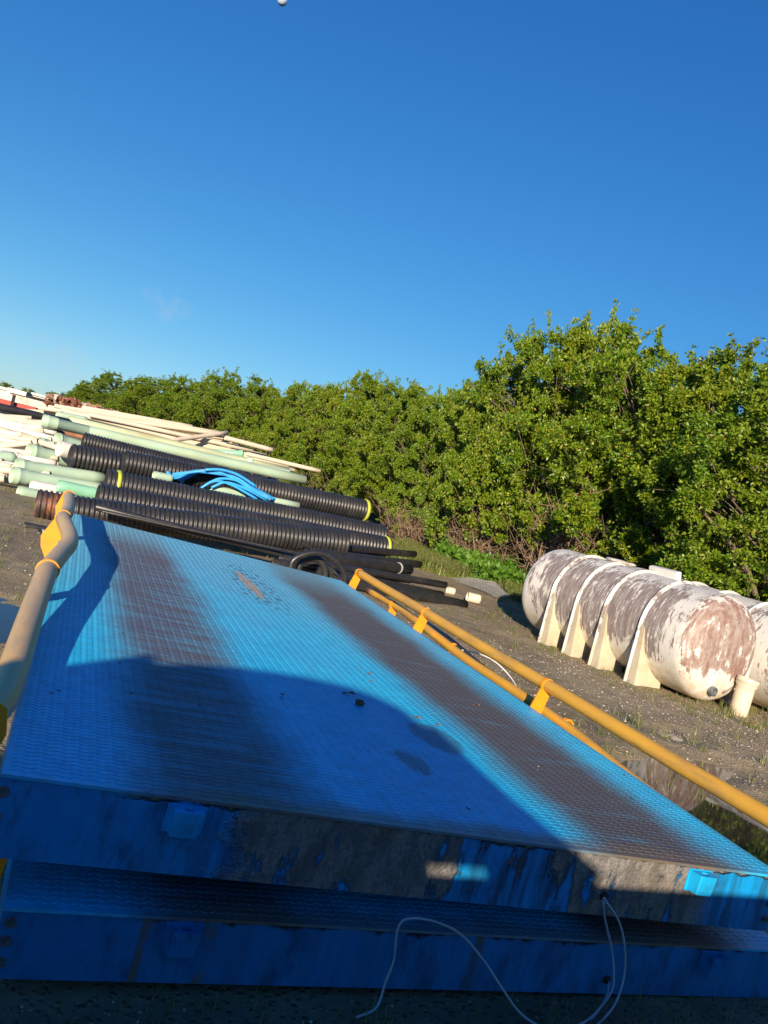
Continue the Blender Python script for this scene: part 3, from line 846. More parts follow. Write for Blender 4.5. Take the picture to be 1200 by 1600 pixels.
for (yy, sy) in ((-1.64, 1), (-1.03, -1)):
    for (zz, sz) in ((1.38, 1), (1.70, -1)):
        body.prism([(0, 0), (sy * .16, 0), (0, sz * .10)], (X1 - .028 + 1.0, yy + 1.9, zz), (0, 1, 0), (0, 0, 1), (1, 0, 0), .026)
# arched roof
N_ = 14
arch = [(X0 + 1.0 - 0.0, 1.93)] + [(X0 + 1.0 + (X1 - X0) * t, 1.93 + 0.16 * (1 - abs(2 * t - 1) ** 2.4) ** 0.8) for t in [k / N_ for k in range(1, N_)]] + [(X1 + 1.0, 1.93)]
body.prism(arch, (0.07, -0.63, 0), (1, 0, 0), (0, 0, 1), (-0.09, 1, 0), 1.56)
body.build('cab', M('truck'), tr)
hd = MB(); tw(hd, X1, 2.6, -2.75, -1.05, 0.4, 1.455); hd.build('hood', M('truck'), tr)
bd = MB(); tw(bd, -5.4, X0, -2.8, -1.0, 0.45, 1.52); bd.build('cargo_bed', M('truck'), tr)
rk = MB().prism([(0, 0), (0.3, 0.02), (0.66, 0.42), (0.42, 0.52), (0.02, 0.28)], (-2.14 + 1.0, 0.86, 1.56), (1, 0, 0), (0, 0, 1), (0, 1, 0), 0.06).build('shadow_slab', M('truck'), tr)  # added slab, cut to cast the dark band at the deck's left
for x in (1.3, -3.3):
    for y in (-1.25, -2.6):
        mb = MB(); mb.lathe([(-.12, 0.02), (-.12, .36), (-.08, .4), (.08, .4), (.12, .36), (.12, .02)], 28, True, Matrix.Rotation(rad(90), 4, 'Z'))
        mb.build('wheel', M('rubber'), tr, (x + 1.0, y + 1.9, 0.4))

# ---------------------------------------------------------------- horizontal leg tanks
def leg_tank(cfar, cnear, Rr, ribs, mat, label, name='leg_tank', lid=True):
    cf, cn = Vector(cfar), Vector(cnear)
    ax = (cn - cf); L = ax.length
    ang = math.atan2(ax.y, ax.x)
    root = thing(name, label, 'tank', (cf.x, cf.y, 0), None, (0, 0, ang))
    zc = cfar[2]
    T = Matrix.Translation((0, 0, 0))
    prof = []
    for k in range(13):                      # far dome
        t = math.pi / 2 * k / 12
        prof.append((-0.27 * math.cos(t) ** 0.85, max(0.001, Rr * math.sin(t) ** 0.62)))
    rp = sorted([0.0] + ribs + [L])
    n = 60
    for k in range(1, n):
        prof.append((L * k / n, Rr))
    for k in range(13):
        t = math.pi / 2 * (1 - k / 12)
        prof.append((L + 0.27 * math.cos(t) ** 0.85, max(0.001, Rr * math.sin(t) ** 0.62)))
    mb = MB().lathe(prof, 72)
    mb.build('tank_shell', mat, root, (0, 0, zc))
    for x in ribs:
        # band over the top that runs straight down the sides as the leg
        pr = []
        for k in range(25):
            a = math.pi * k / 24
            pr.append((math.cos(a), math.sin(a)))
        def strip(ro, ri, hw, zb):
            vs = []
            pts = [(ro, -zb)] + [(ro * c, ro * s_) for c, s_ in pr] + [(-ro, -zb)]
            pti = [(ri, -zb)] + [(ri * c, ri * s_) for c, s_ in pr] + [(-ri, -zb)]
            for (a, b), (c, d) in zip(pts, pti):
                vs += [(x - hw, c, d), (x - hw * .6, a, b), (x + hw * .6, a, b), (x + hw, c, d)]
            fs = []
            for i in range(len(pts) - 1):
                for k in range(3):
                    o = i * 4 + k
                    fs.append((o, o + 1, o + 5, o + 4))
            return vs, fs
        mb = MB(); v_, f_ = strip(Rr + 0.022, Rr - 0.01, 0.042, zc - 0.0); mb.add(v_, f_, True)
        v_, f_ = strip(Rr + 0.034, Rr + 0.01, 0.014, zc - 0.0); mb.add(v_, f_, True)
        mb.build('rib', M('tank_far'), root, (0, 0, zc))
        for s_ in (-1, 1):
            # moulded saddle leg: wedge between the shell's curve and the ground
            mb = MB()
            zb = 0.0
            nn = 9
            P = []
            for k in range(nn):
                a = rad(8 + 62 * k / (nn - 1))
                P.append((Rr * 0.985 * math.cos(a), -Rr * 0.985 * math.sin(a)))
            poly = [(Rr + 0.018, 0.02)] + P + [(Rr * 0.34, -zc), (Rr + 0.018, -zc)]
            def leg(hw, off, poly):
                wd = lambda b: hw * (0.22 + 0.44 * min(1, max(0, -b / zc)))
                vs = [(x + .045, s_ * a, b) for a, b in poly] + [(x + .06 + wd(b) * 2, s_ * a, b) for a, b in poly]
                m_ = len(poly)
                fs = [tuple(range(m_)), tuple(reversed(range(m_, 2 * m_)))] + [((i + 1) % m_, i, m_ + i, m_ + (i + 1) % m_) for i in range(m_)]
                mb.add(vs, fs)
            leg(0.09, 0.10, poly)
            mb.build('leg', M('tank_leg'), root, (0, 0, zc))
    if lid:
        lb = MB(); lb.lathe([(0, .001), (0, .20), (.05, .20), (.05, .23), (.075, .23), (.09, .19), (.095, .001)], 32, True, Matrix.Rotation(rad(-90), 4, 'Y'))
        lb.build('manway_lid', M('tank_rib'), root, (1.02, 0.1, zc + Rr - 0.03))
    return root, L, ang
RT = 0.71
tk, TL, tang = leg_tank((7.62, 10.95, 0.755), (8.03, 7.95, 0.755), RT, [0.62, 1.17, 1.73, 2.42], M('tank'), 'big white horizontal tank stained purple-brown, on four ribbed legs', )
sx = MB()
# flat white cover standing on the tank's back shoulder
hb = MB().box(0, 0.52, -0.05, 0.05, 0, 0.13, 0.01)
o = hb.build('tank_fitting_box', M('white'), tk, (1.62, 0.12, 0.755 + RT - 0.02)); o.rotation_euler = (0.25, -0.02, 0)
# outlet bung, side lug on the end
MX = lambda x, y, z: (x, y, z)
b1 = MB().lathe([(0, .11), (.06, .085), (.09, .075), (.09, .001)], 28); b1.build('outlet_boss', M('tank_leg'), tk, (TL + 0.10, -0.10, 0.23))
b2 = MB().lathe([(0, .055), (.05, .055), (.05, .065), (.10, .062), (.105, .05), (.09, .048), (.09, .001)], 12, False); b2.build('outlet_cap', M('steel'), tk, (TL + 0.18, -0.10, 0.23))
b3 = MB().box(0, 0.16, -0.05, 0.12, -0.17, 0.13, 0.02); b3.build('side_lug', M('tank'), tk, (TL - 0.02, 0.58, 0.60))
tk2, TL2, _ = leg_tank((9.15, 11.0, 0.755), (9.62, 7.6, 0.755), RT, [0.62, 1.2, 1.8, 2.5], M('tank_far'), 'second, cleaner white tank behind the stained one at the picture edge', lid=False)

# cut white pipes by the tank
def pvc(name, a, b, r, mat, label, cat='pipe', group=None, bell=0.0, wall=0.10, ring=None, seg=26, ringmat='ring', ringx=0.35):
    a, b = Vector(a), Vector(b)
    q = Vector((1, 0, 0)).rotation_difference((b - a).normalized())
    L = (b - a).length
    ri = r * (1 - wall)
    if bell > 0:
        prof = [(0.0, r * 1.17), (0.012, r * 1.20), (bell * .3, r * 1.20), (bell * .34, r * 1.24), (bell * .42, r * 1.24), (bell * .46, r * 1.18), (bell * .85, r * 1.17), (bell * 1.15, r)]
    else:
        prof = [(0.0, r * .98), (0.004, r)]
    for k in range(1, 6): prof.append((max(bell * 1.2, 0.01) + (L - max(bell * 1.2, 0.01)) * k / 6, r))
    prof += [(L - .003, r), (L, ri), (L * .5, ri), (0.003, ri if bell <= 0 else ri * 1.16), (0.0, r * .98 if bell <= 0 else r * 1.17)]
    mb = MB().lathe(prof, seg)
    if ring:
        root = thing(name, label, cat, a, group, quat=q)
        mb.build('pipe_wall', mat, root)
        MB().lathe([(ringx, r), (ringx, r * 1.1), (ringx + ring, r * 1.1), (ringx + ring, r)], seg).build('band', M(ringmat), root)
        return root
    o = mb.build(name, mat)
    o.location = a; o.rotation_mode = 'QUATERNION'; o.rotation_quaternion = q
    return tag(o, label, cat, group)
g0 = gnd(1152, 1117); g0.z = -0.01
pvc('cut_pipe', g0 + Vector((0.02, 0, 0.50)), g0, 0.115, M('cream'), 'short upright cream pipe stub with a bell mouth beside the tank outlet', 'pipe', bell=0.1)
g1 = gnd(1132, 1102); g1.z = 0.15
pvc('cut_pipe', g1 + Vector((0.0, 0.0, 0.0)), g1 + Vector((0.05, 0.36, 0.0)), 0.125, M('cream'), 'short white pipe ring lying open end out between outlet cap and upright stub', 'pipe')
g2 = gnd(737, 944); g2.z = 0.10
pvc('cut_pipe', g2 + Vector((-.12, .02, .02)), g2 + Vector((.12, -.03, .02)), 0.09, M('cream'), 'cream pipe offcut lying on the dirt beside the black pipe ends', 'pipe')
g3 = gnd(697, 928); g3.z = 0.08
pvc('cut_pipe', g3, g3 + Vector((.15, -.02, 0)), 0.07, M('cream'), 'smaller cream pipe offcut half hidden behind the black pipe ends', 'pipe')

# ---------------------------------------------------------------- corrugated pipes
def corrugated(a, b, r, label, mat='black_pipe', pitch=0.072, ring=None, group='black corrugated pipes in the heap', seg=30, deep=0.10):
    a, b = Vector(a), Vector(b)
    q = Vector((1, 0, 0)).rotation_difference((b - a).normalized())
    L = (b - a).length; n = max(2, int(L / pitch)); p = L / n
    root = thing('corrugated_pipe', label, 'pipe', a, group, quat=q)
    prof = []
    for k in range(n):
        x = k * p
        prof += [(x, r * (1 - deep)), (x + p * .18, r * (1 - deep)), (x + p * .32, r * .985), (x + p * .5, r), (x + p * .72, r * .985), (x + p * .86, r * (1 - deep))]
    prof += [(L, r * (1 - deep)), (L, r * .84), (L * .5, r * .84), (0, r * .84), (0, r * (1 - deep))]
    MB().lathe(prof, seg).build('pipe_wall', M(mat), root)
    if ring:
        for x in ring:
            MB().lathe([(x, r * .9), (x, r * 1.045), (x + p * .85, r * 1.045), (x + p * .85, r * .9)], seg).build('coupler_ring', M('ring'), root)
    return root
corrugated(at(56, 790, 12.4), at(540, 850, 12.9), .225, 'lowest front black corrugated pipe, just behind the far edge of the blue deck')
corrugated(at(56, 788, 12.39), at(98, 794, 12.42), .229, 'rust-stained stub of corrugated pipe at the left end of the front pipe', mat='rusty_black')
corrugated(at(152, 776, 13.4), at(606, 857, 14.2), .225, 'second black corrugated pipe in the heap, its left end above the deck', ring=[5.35])
corrugated(at(165, 753, 14.4), at(598, 838, 15.0), .235, 'dark open-ended corrugated pipe with a lime ring near its left mouth', ring=[.16])
corrugated(at(193, 722, 15.6), at(568, 797, 16.3), .235, 'corrugated pipe behind the blue coil with a lime ring at its right end', ring=[5.15])
corrugated(at(110, 713, 16.2), at(300, 748, 16.8), .25, 'fat corrugated pipe end beside the white bell socket', pitch=.08)
corrugated(at(129, 689, 17.0), at(450, 768, 17.6), .185, 'thin topmost corrugated pipe of the heap, under the pale green pipes', pitch=.06)
# ---------------------------------------------------------------- smooth black pipes
for i, (x0, y0, Y0, x1, y1, Y1, r, lab, rg) in enumerate([
    (150, 792, 11.8, 475, 873, 11.6, .055, 'thin black pipe lying along the front of the corrugated pipes', None),
    (160, 799, 11.6, 474, 866, 11.3, .018, 'thin pale-edged black conduit just above the far deck edge', None),
    (38, 821, 11.2, 160, 846, 11.4, .05, 'thin black pipe end sticking out left of the deck, upper of two', None),
    (60, 833, 10.9, 170, 858, 11.2, .055, 'lower black pipe end with a shiny rim, left of the deck', .04),
    (470, 850, 12.6, 648, 866, 14.4, .065, 'topmost black pipe end of the right-hand bundle', None),
    (480, 862, 12.2, 655, 882, 13.8, .07, 'second black pipe end of the right-hand bundle', None),
    (470, 868, 12.0, 640, 890, 13.3, .095, 'black pipe with a pale strap ring in the right-hand bundle', .03),
    (440, 872, 11.4, 696, 914, 12.8, .06, 'long black pipe with a pale highlight across the right-hand bundle', None),
    (500, 892, 11.2, 690, 930, 12.6, .07, 'black pipe end beside the smaller cream offcut', None),
    (520, 905, 11.0, 726, 945, 12.25, .085, 'lowest black pipe of the right-hand bundle, pointing at the cream offcut', None),
    (500, 903, 11.3, 660, 925, 12.8, .075, 'black pipe deep in the right-hand bundle', None),
    (430, 880, 11.3, 640, 905, 12.9, .075, 'black pipe in the middle of the right-hand bundle', None),
    (540, 925, 11.2, 690, 948, 12.2, .045, 'brown-grey pole under the lowest black pipe', None)]):
    if rg: pvc('smooth_pipe', at(x0, y0, Y0), at(x1, y1, Y1), r, M('black_smooth'), lab, 'pipe', 'smooth black pipes beside the deck', ring=.04, ringmat='mesh', ringx=(at(x1, y1, Y1) - at(x0, y0, Y0)).length - .35 if i > 3 else .03)
    else: pvc('smooth_pipe', at(x0, y0, Y0), at(x1, y1, Y1), r, M('bark') if 'brown' in lab else M('black_smooth'), lab, 'pipe', 'smooth black pipes beside the deck')
# black hose hoop and rubber boot behind the deck corner
hp = MB().tube(catmull([at(452, 893, 10.6), at(458, 876, 10.6), at(474, 867, 10.6), at(497, 864, 10.6), at(520, 873, 10.6), at(533, 888, 10.6), at(539, 906, 10.6), at(536, 925, 10.6)], 6), 0.045, 14)
tag(hp.build('black_hoop', M('black_smooth')), 'thick black hose hoop standing up behind the far right deck corner', 'hose')
hp = MB().tube(catmull([at(466, 895, 10.9), at(470, 880, 10.9), at(484, 872, 10.9), at(500, 876, 10.9), at(508, 892, 10.9), at(506, 910, 10.9)], 6), 0.05, 14)
tag(hp.build('black_hoop', M('black_pipe')), 'smaller black hose hoop inside the thick one behind the deck corner', 'hose')
hp = MB().prism([(0, 0), (.38, -.1), (.36, .14), (.2, .25), (.05, .2)], at(490, 905, 11.1), (1, 0, 0), (0, 0, 1), (0, 1, 0), 0.08)
tag(hp.build('rubber_mat_scrap', M('black_pipe')), 'folded black rubber scrap inside the hose hoops', 'rubber scrap')

# ---------------------------------------------------------------- blue tubing coil
def coil():
    for i in range(13):
        k = i / 12 + rng.uniform(-.12, .12)
        yy = 15.05 + 0.5 * k
        P = [at(300 - 42 + 30 * k, 742 + 6 * math.sin(i * 2.1) + 8 * k, yy), at(272 + 26 * k, 745 - 2 * k + 4 * math.sin(i), yy), at(300 + 20 * k, 736 + 2 * k, yy), at(335 + 14 * k, 738 + 3 * k, yy - .05), at(368 + 12 * k, 748 + 4 * k, yy - .1), at(395 + 10 * k, 765 + 3 * k, yy - .15), at(418 + 12 * k, 780 + 2 * k, yy - .2)]
        P = [p + Vector((0, 0, 0.02 * rng.uniform(-1, 1))) for p in P]
        yield P
ct = thing('blue_tube_coil', 'bright blue plastic tubing coil draped on the black corrugated pipes', 'tubing', at(350, 760, 15.2))
for i, P in enumerate(coil()):
    mb = MB().tube([p - ct.location for p in catmull(P, 7)], 0.026, 10)
    mb.build('tube_loop', M('white') if i == 4 else M('coil'), ct)
for (p0, p1, p2, p3) in (((320, 734), (345, 734), (372, 742), (400, 760)), ((325, 755), (345, 748), (372, 752), (398, 772)), ((330, 762), (352, 754), (380, 762), (420, 783)), ((310, 765), (335, 752), (362, 758), (402, 780))):
    mb = MB().tube([at(*q, 14.95) - ct.location for q in (p0, p1, p2, p3)], 0.026, 10); mb.v = mb.v
    mb = MB().tube([p - ct.location for p in catmull([at(*q, 14.95) for q in (p0, p1, p2, p3)], 6)], 0.026, 10)
    mb.build('tube_loop', M('coil'), ct)
pvc('short_pipe', at(240, 742, 15.0), at(268, 748, 15.1), .075, M('green'), 'short pale pipe end poking out left of the blue coil', 'pipe')
pvc('short_pipe', at(330, 763, 15.1), at(466, 790, 15.5), .07, M('green'), 'pale green pipe under the blue coil on the corrugated pipes', 'pipe')

# ---------------------------------------------------------------- pale green and cream pipes
GR = 'pale green pipes in the heap'
for (x0, y0, Y0, x1, y1, Y1, r, m, lab, bell) in [
    (66, 657, 19.5, 476, 750, 20.5, .125, 'green', 'long pale green pipe with a bell end, lying on top of the black corrugated pipe', .3),
    (107, 657, 21.2, 450, 737, 22.0, .125, 'green_yel', 'yellowed green pipe beside the end of the long black pipe', 0),
    (18, 742, 15.0, 163, 766, 15.6, .125, 'green', 'front pale green pipe with bell end at the left foot of the heap', .25),
    (25, 728, 15.6, 160, 748, 16.2, .12, 'green', 'pale green pipe with bell end lying behind the frontmost one', .25),
    (44, 705, 17.2, 112, 721, 17.6, .14, 'green', 'pale green belled pipe running to the fat corrugated end', .25),
    (-30, 713, 16.8, 22, 716, 17.0, .12, 'green', 'pale green pipe cut by the left edge of the picture', 0),
    (88, 686, 18.6, 126, 697, 18.9, .12, 'green', 'short green belled pipe left of the topmost corrugated pipe', .15),
    (60, 692, 18.3, 92, 700, 18.5, .11, 'green', 'green belled pipe stub above the white socket', .2),
    (91, 759, 14.1, 160, 774, 14.3, .105, 'teal', 'mint green pipe piece above the front corrugated pipes', 0),
    (29, 768, 14.6, 70, 776, 14.8, .10, 'green', 'small pale green pipe end on the ground at the left', 0),
    (48, 759, 14.9, 110, 770, 15.1, .10, 'white', 'white pipe behind the mint green piece', 0),
    (92, 701, 17.0, 110, 705, 17.1, .16, 'white', 'white pipe socket beside the fat corrugated pipe', 0),
    (380, 709, 22.6, 325, 706, 22.9, .09, 'teal', 'short mint pipe with a collar on the cream bundle', .12),
    (395, 721, 21.8, 330, 716, 22.0, .10, 'green', 'pale green belled pipe end right of the heap', .15),
    (452, 740, 21.0, 360, 722, 21.3, .10, 'green', 'pale green pipe ending beside the hedge', .0),
    (88, 648, 23.0, 135, 657, 23.2, .10, 'green', 'green pipe end behind the yellowed one', 0)]:
    pvc('green_pipe' if m != 'white' else 'white_pipe', at(x0, y0, Y0), at(x1, y1, Y1), r, M(m), lab, 'pipe', GR if m != 'white' else None, bell=bell)
pvc('black_pipe', at(-70, 620, 20.5), at(108, 660, 21.0), .088, M('black_smooth'), 'long smooth black pipe reaching in from the left edge over the white pipes', 'pipe')

CG = 'thin cream pipes in the far bundle'
long_pipes = [(60, 637, 355, 680, .05), (75, 636, 380, 690, .05), (62, 641, 362, 693, .045), (80, 640, 402, 712, .05), (95, 640, 420, 718, .05), (70, 645, 330, 694, .05), (110, 648, 440, 728, .055), (120, 645, 372, 698, .05), (130, 650, 460, 735, .05), (85, 634, 342, 676, .045), (128, 637, 300, 667, .055), (150, 655, 432, 722, .05), (160, 655, 415, 712, .05), (140, 648, 395, 704, .05), (100, 642, 450, 730, .05)]
names = ['nearest the hedge top edge', 'second from the hedge side', 'under the second one', 'middle of the bundle, running furthest right', 'resting just below the middle', 'short and low in the bundle', 'beside the yellowed green pipe', 'between two longer ones', 'lying against the green pipe', 'at the very back of the bundle', 'stacked over the back of the bundle', 'ending by the mint collar', 'ending by the green bell', 'crossing under the diagonal one', 'deep in the bundle, mostly covered']
for (x0, y0, x1, y1, r), nm in zip(long_pipes, names):
    k = rng.uniform(-.5, .5)
    pvc('cream_pipe', at(x0, y0, 24 + k), at(x1, y1, 24.5 + k), r * 1.25, M('cream'), 'long thin cream pipe ' + nm, 'pipe', CG, seg=14)
for (x0, y0, Y0, x1, y1, Y1, r, lab) in [(262, 689, 22.6, 355, 676, 24.2, .055, 'cream pipe lying askew across the far bundle'), (352, 684, 23.6, 425, 703, 23.9, .06, 'cream pipe poking out towards the hedge, upper one'),
                              (385, 709, 23.2, 500, 736, 23.4, .052, 'longest thin cream pipe tip jutting out beside the hedge'), (130, 641, 26, 235, 662, 26.4, .075, 'fat cream pipe lying over the rust heap end of the bundle')]:
    pvc('cream_pipe', at(x0, y0, Y0), at(x1, y1, Y1), r * 1.2, M('cream'), lab, 'pipe', CG, seg=16)
# left heap of short white pipes
HG = 'short white pipes heaped at the left'
spec = [(20, 670, 85, 685), (28, 678, 95, 697), (-40, 640, 60, 664), (-30, 648, 45, 668), (-60, 655, 52, 672), (-50, 676, 30, 688), (-40, 690, 22, 694), (-20, 700, 50, 692), (-60, 664, 20, 676), (20, 711, 62, 722), (-50, 722, 18, 730), (-50, 730, 24, 736), (-40, 738, 10, 744), (-60, 706, 10, 710), (60, 690, 96, 702), (-50, 632, 70, 660), (-20, 646, 80, 668), (-60, 684, 12, 690), (-50, 698, 18, 706), (-60, 715, 4, 722), (10, 695, 60, 690), (30, 664, 88, 677), (-60, 744, 8, 748), (40, 655, 60, 661), (-10, 662, 70, 681)]
spec += [(rng.uniform(-70, 0), yy, rng.uniform(30, 92), yy + rng.uniform(4, 24)) for yy in [636 + 3.6 * q for q in range(28)]]
for i, (x0, y0, x1, y1) in enumerate(spec):
    Y = 14.6 + (760 - (y0 + y1) / 2) * 0.055
    pvc('white_pipe', at(x0, y0, Y), at(x1, y1, Y + rng.uniform(-.3, .3)), rng.uniform(.045, .075), M('cream' if i % 3 else 'white'), 'short thin white pipe jumbled in the heap at the left edge', 'pipe', HG, seg=14, bell=0.12 if i % 4 == 1 else 0)
# lower fill of the heap: pipes that carry the ones on top
for i in range(16):
    Y = 15.0 + i * 0.62; z = 0.10 + 0.02 * (i % 2)
    pvc('green_pipe', (-0.6 + rng.uniform(-.4, .4), Y, z), (6.2 + rng.uniform(-.6, .4) * 1.0, Y + rng.uniform(-.2, .3), z), 0.11, M('green' if i % 2 else 'cream'), 'pipe at the bottom of the heap, mostly buried under others', 'pipe', 'buried pipes under the heap', seg=16)
for i in range(12):
    Y = 16.6 + i * 0.62; z = 0.36
    pvc('cream_pipe', (-0.4 + rng.uniform(-.4, .4), Y, z), (6.0 + rng.uniform(-.6, .4) * 1.0, Y + rng.uniform(-.2, .3), z), 0.11, M('cream' if i % 2 else 'green'), 'pipe in the second layer of the heap, mostly covered', 'pipe', 'buried pipes under the heap', seg=16)
for i in range(8):
    Y = 19.0 + i * 0.6; z = 0.62
    pvc('cream_pipe', (-0.4 + rng.uniform(-.5, .4), Y, z), (6.0 + rng.uniform(-.6, .4) * 1.0, Y + rng.uniform(-.2, .3), z), 0.10, M('cream'), 'pipe in the third layer of the heap, mostly covered', 'pipe', 'buried pipes under the heap', seg=16)

# ---------------------------------------------------------------- wire mesh sheet on the ground
c00, c10, c11, c01 = gnd(655, 883), gnd(775, 938), gnd(858, 924), gnd(705, 880)
def bil(u, v): return c00 * (1 - u) * (1 - v) + c10 * u * (1 - v) + c11 * u * v + c01 * (1 - u) * v
mb = MB()
for i in range(34):
    u = i / 33
    mb.tube([bil(u, v / 5) + Vector((0, 0, .05 + .03 * math.sin(u * 9 + v))) for v in range(6)], .009, 4, False)
for j in range(26):
    v = j / 25
    mb.tube([bil(u / 9, v) + Vector((0, 0, .055 + .03 * math.sin(u + v * 5))) for u in range(10)], .009, 4, False)
tag(mb.build('wire_mesh_sheet', M('mesh')), 'grey wire mesh sheet lying on the dirt between black pipes and weeds', 'mesh sheet')

# ---------------------------------------------------------------- far background at the left
def wbox(px0, px1, py_top, Y, depth, m, name, label, cat, zbot=0.0):
    a = at(px0, py_top, Y); b = at(px1, py_top + (px1 - px0) * .26, Y)
    r = thing(name, label, cat, (a.x, Y, 0))
    zt = a.z
    MB().box(0, b.x - a.x, 0, depth, zbot, zt).build('wall', m, r)
    return r, b.x - a.x, zt
r, w_, zt = wbox(-40, 24, 597, 62, 6, M('wallwhite'), 'shed', 'stained white shed with a rust-red patch at the far left', 'shed')
MB().box(-.2, w_ + .2, -.2, 6.2, zt + .003, zt + .18).build('roof', M('roofgrey'), r)
MB().box(-.1, 1.5, -.03, -.004, .3, zt).build('red_panel', M('red'), r)
r, w_, zt = wbox(16, 74, 613, 58, 5, M('wallwhite'), 'shed', 'long low stained white shed behind the red trailer', 'shed')
MB().box(-.2, w_ * .42, -.25, 5.2, zt + .003, zt + .28).build('roof', M('white'), r)
MB().box(w_ * .43, w_ + .2, -.25, 5.2, zt + .003, zt + .12).build('roof', M('dark'), r)
r, w_, zt = wbox(52, 78, 617, 80, 5, M('white'), 'shed', 'small bright white shed left of the rust heap', 'shed')
MB().box(-.2, w_ + .2, -.25, 5.2, zt + .003, zt + .2).build('roof', M('roofgrey'), r)
rt = thing('red_trailer', 'faded red flatbed trailer behind the heap of white pipes', 'trailer', at(-20, 622, 48) * Vector((1, 1, 0)) if False else (at(-20, 622, 48).x, 48, 0))
a = at(-40, 613, 48); b = at(56, 638, 48)
MB().box(a.x - rt.location.x, b.x - rt.location.x, 0, 2.4, a.z - 1.05, a.z - .0).build('bed', M('red'), rt)
for k in range(3):
    MB().lathe([(-.2, .02), (-.2, .45), (.2, .45), (.2, .02)], 20, True, Matrix.Rotation(rad(90), 4, 'Z')).build('wheel', M('rubber'), rt, (a.x - rt.location.x + 1 + k * 1.1, .4, .45))
c = at(22, 617, 47.5)
MB().box(c.x - rt.location.x - .08, c.x - rt.location.x + .08, -.3, -.14, 0.2, c.z).build('stake', M('dark'), rt)
# rust heap
mb = MB(); r2 = random.Random(8)
for i in range(700):
    px = r2.uniform(74, 192)
    top = 617 + max(0, px - 78) * 0.27 + (8 if px < 78 else 0)
    py = top + abs(r2.gauss(0, 1)) * 9
    Y = r2.uniform(50, 54)
    c = at(px, py, Y)
    s = r2.uniform(.06, .22)
    e = Matrix.Rotation(r2.uniform(0, 3), 3, (r2.random(), r2.random(), r2.random() + .1))
    vs = [c + e @ Vector((x * s * r2.uniform(.6, 1.6), y * s * .6, z * s * r2.uniform(.15, .6))) for x, y, z in ((-1, -1, -1), (1, -1, -1), (1, 1, -1), (-1, 1, -1), (-1, -1, 1), (1, -1, 1), (1, 1, 1), (-1, 1, 1))]
    mb.add(vs, [(3, 2, 1, 0), (4, 5, 6, 7), (0, 1, 5, 4), (1, 2, 6, 5), (2, 3, 7, 6), (3, 0, 4, 7)])
base = [at(72, 630, 52), at(196, 656, 52)]
mb.prism([(0, 0), (base[1].x - base[0].x, 0), (base[1].x - base[0].x, max(.2, at(196, 652, 52).z)), (1.2, at(80, 624, 52).z), (0.2, at(80, 628, 52).z)], (base[0].x, 52, 0), (1, 0, 0), (0, 0, 1), (0, 1, 0), 2.0)
tag(mb.build('scrap_metal', M('scrap')), 'heap of rusted scrap metal between the sheds and the hedge', 'scrap', None, 'stuff')
a = at(178, 641, 31); b = at(226, 650, 31)
rr_ = thing('metal_sheet', 'grey metal sheet propped level at the end of the rust heap', 'metal sheet', (a.x, 31, 0))
MB().box(0, b.x - a.x, 0, 1.2, a.z - .07, a.z).build('sheet', M('greysheet'), rr_)
MB().box(.2, .3, .2, .3, 0, a.z - .071).build('post', M('rust'), rr_)
MB().box(b.x - a.x - .3, b.x - a.x - .2, .2, .3, 0, a.z - .071).build('post', M('rust'), rr_)

# ---------------------------------------------------------------- foliage
def rosettes(C, OUT, n_leaf, ll, lw, g, spread=0.9):
    """leaves around each centre C, pointing roughly along OUT"""
    n = len(C)
    Cn = np.repeat(C, n_leaf, 0); On = np.repeat(OUT, n_leaf, 0)
    k = len(Cn)
    D = On * 0.55 + g.normal(size=(k, 3)) * spread * 0.6
    D /= np.linalg.norm(D, axis=1)[:, None]
    Sd = np.cross(D, g.normal(size=(k, 3))); Sd /= np.linalg.norm(Sd, axis=1)[:, None]
    l = (ll * g.uniform(.7, 1.25, k))[:, None]; w = (lw * g.uniform(.7, 1.2, k))[:, None]
    B = Cn + D * l * 0.25
    V = np.stack([B, B + D * l * .45 + Sd * w * .5, B + D * l, B + D * l * .45 - Sd * w * .5], 1).reshape(-1, 3)
    Fq = np.arange(k * 4).reshape(-1, 4)
    return V, Fq
def unit(g, n):
    v = g.normal(size=(n, 3)); return v / np.linalg.norm(v, axis=1)[:, None]
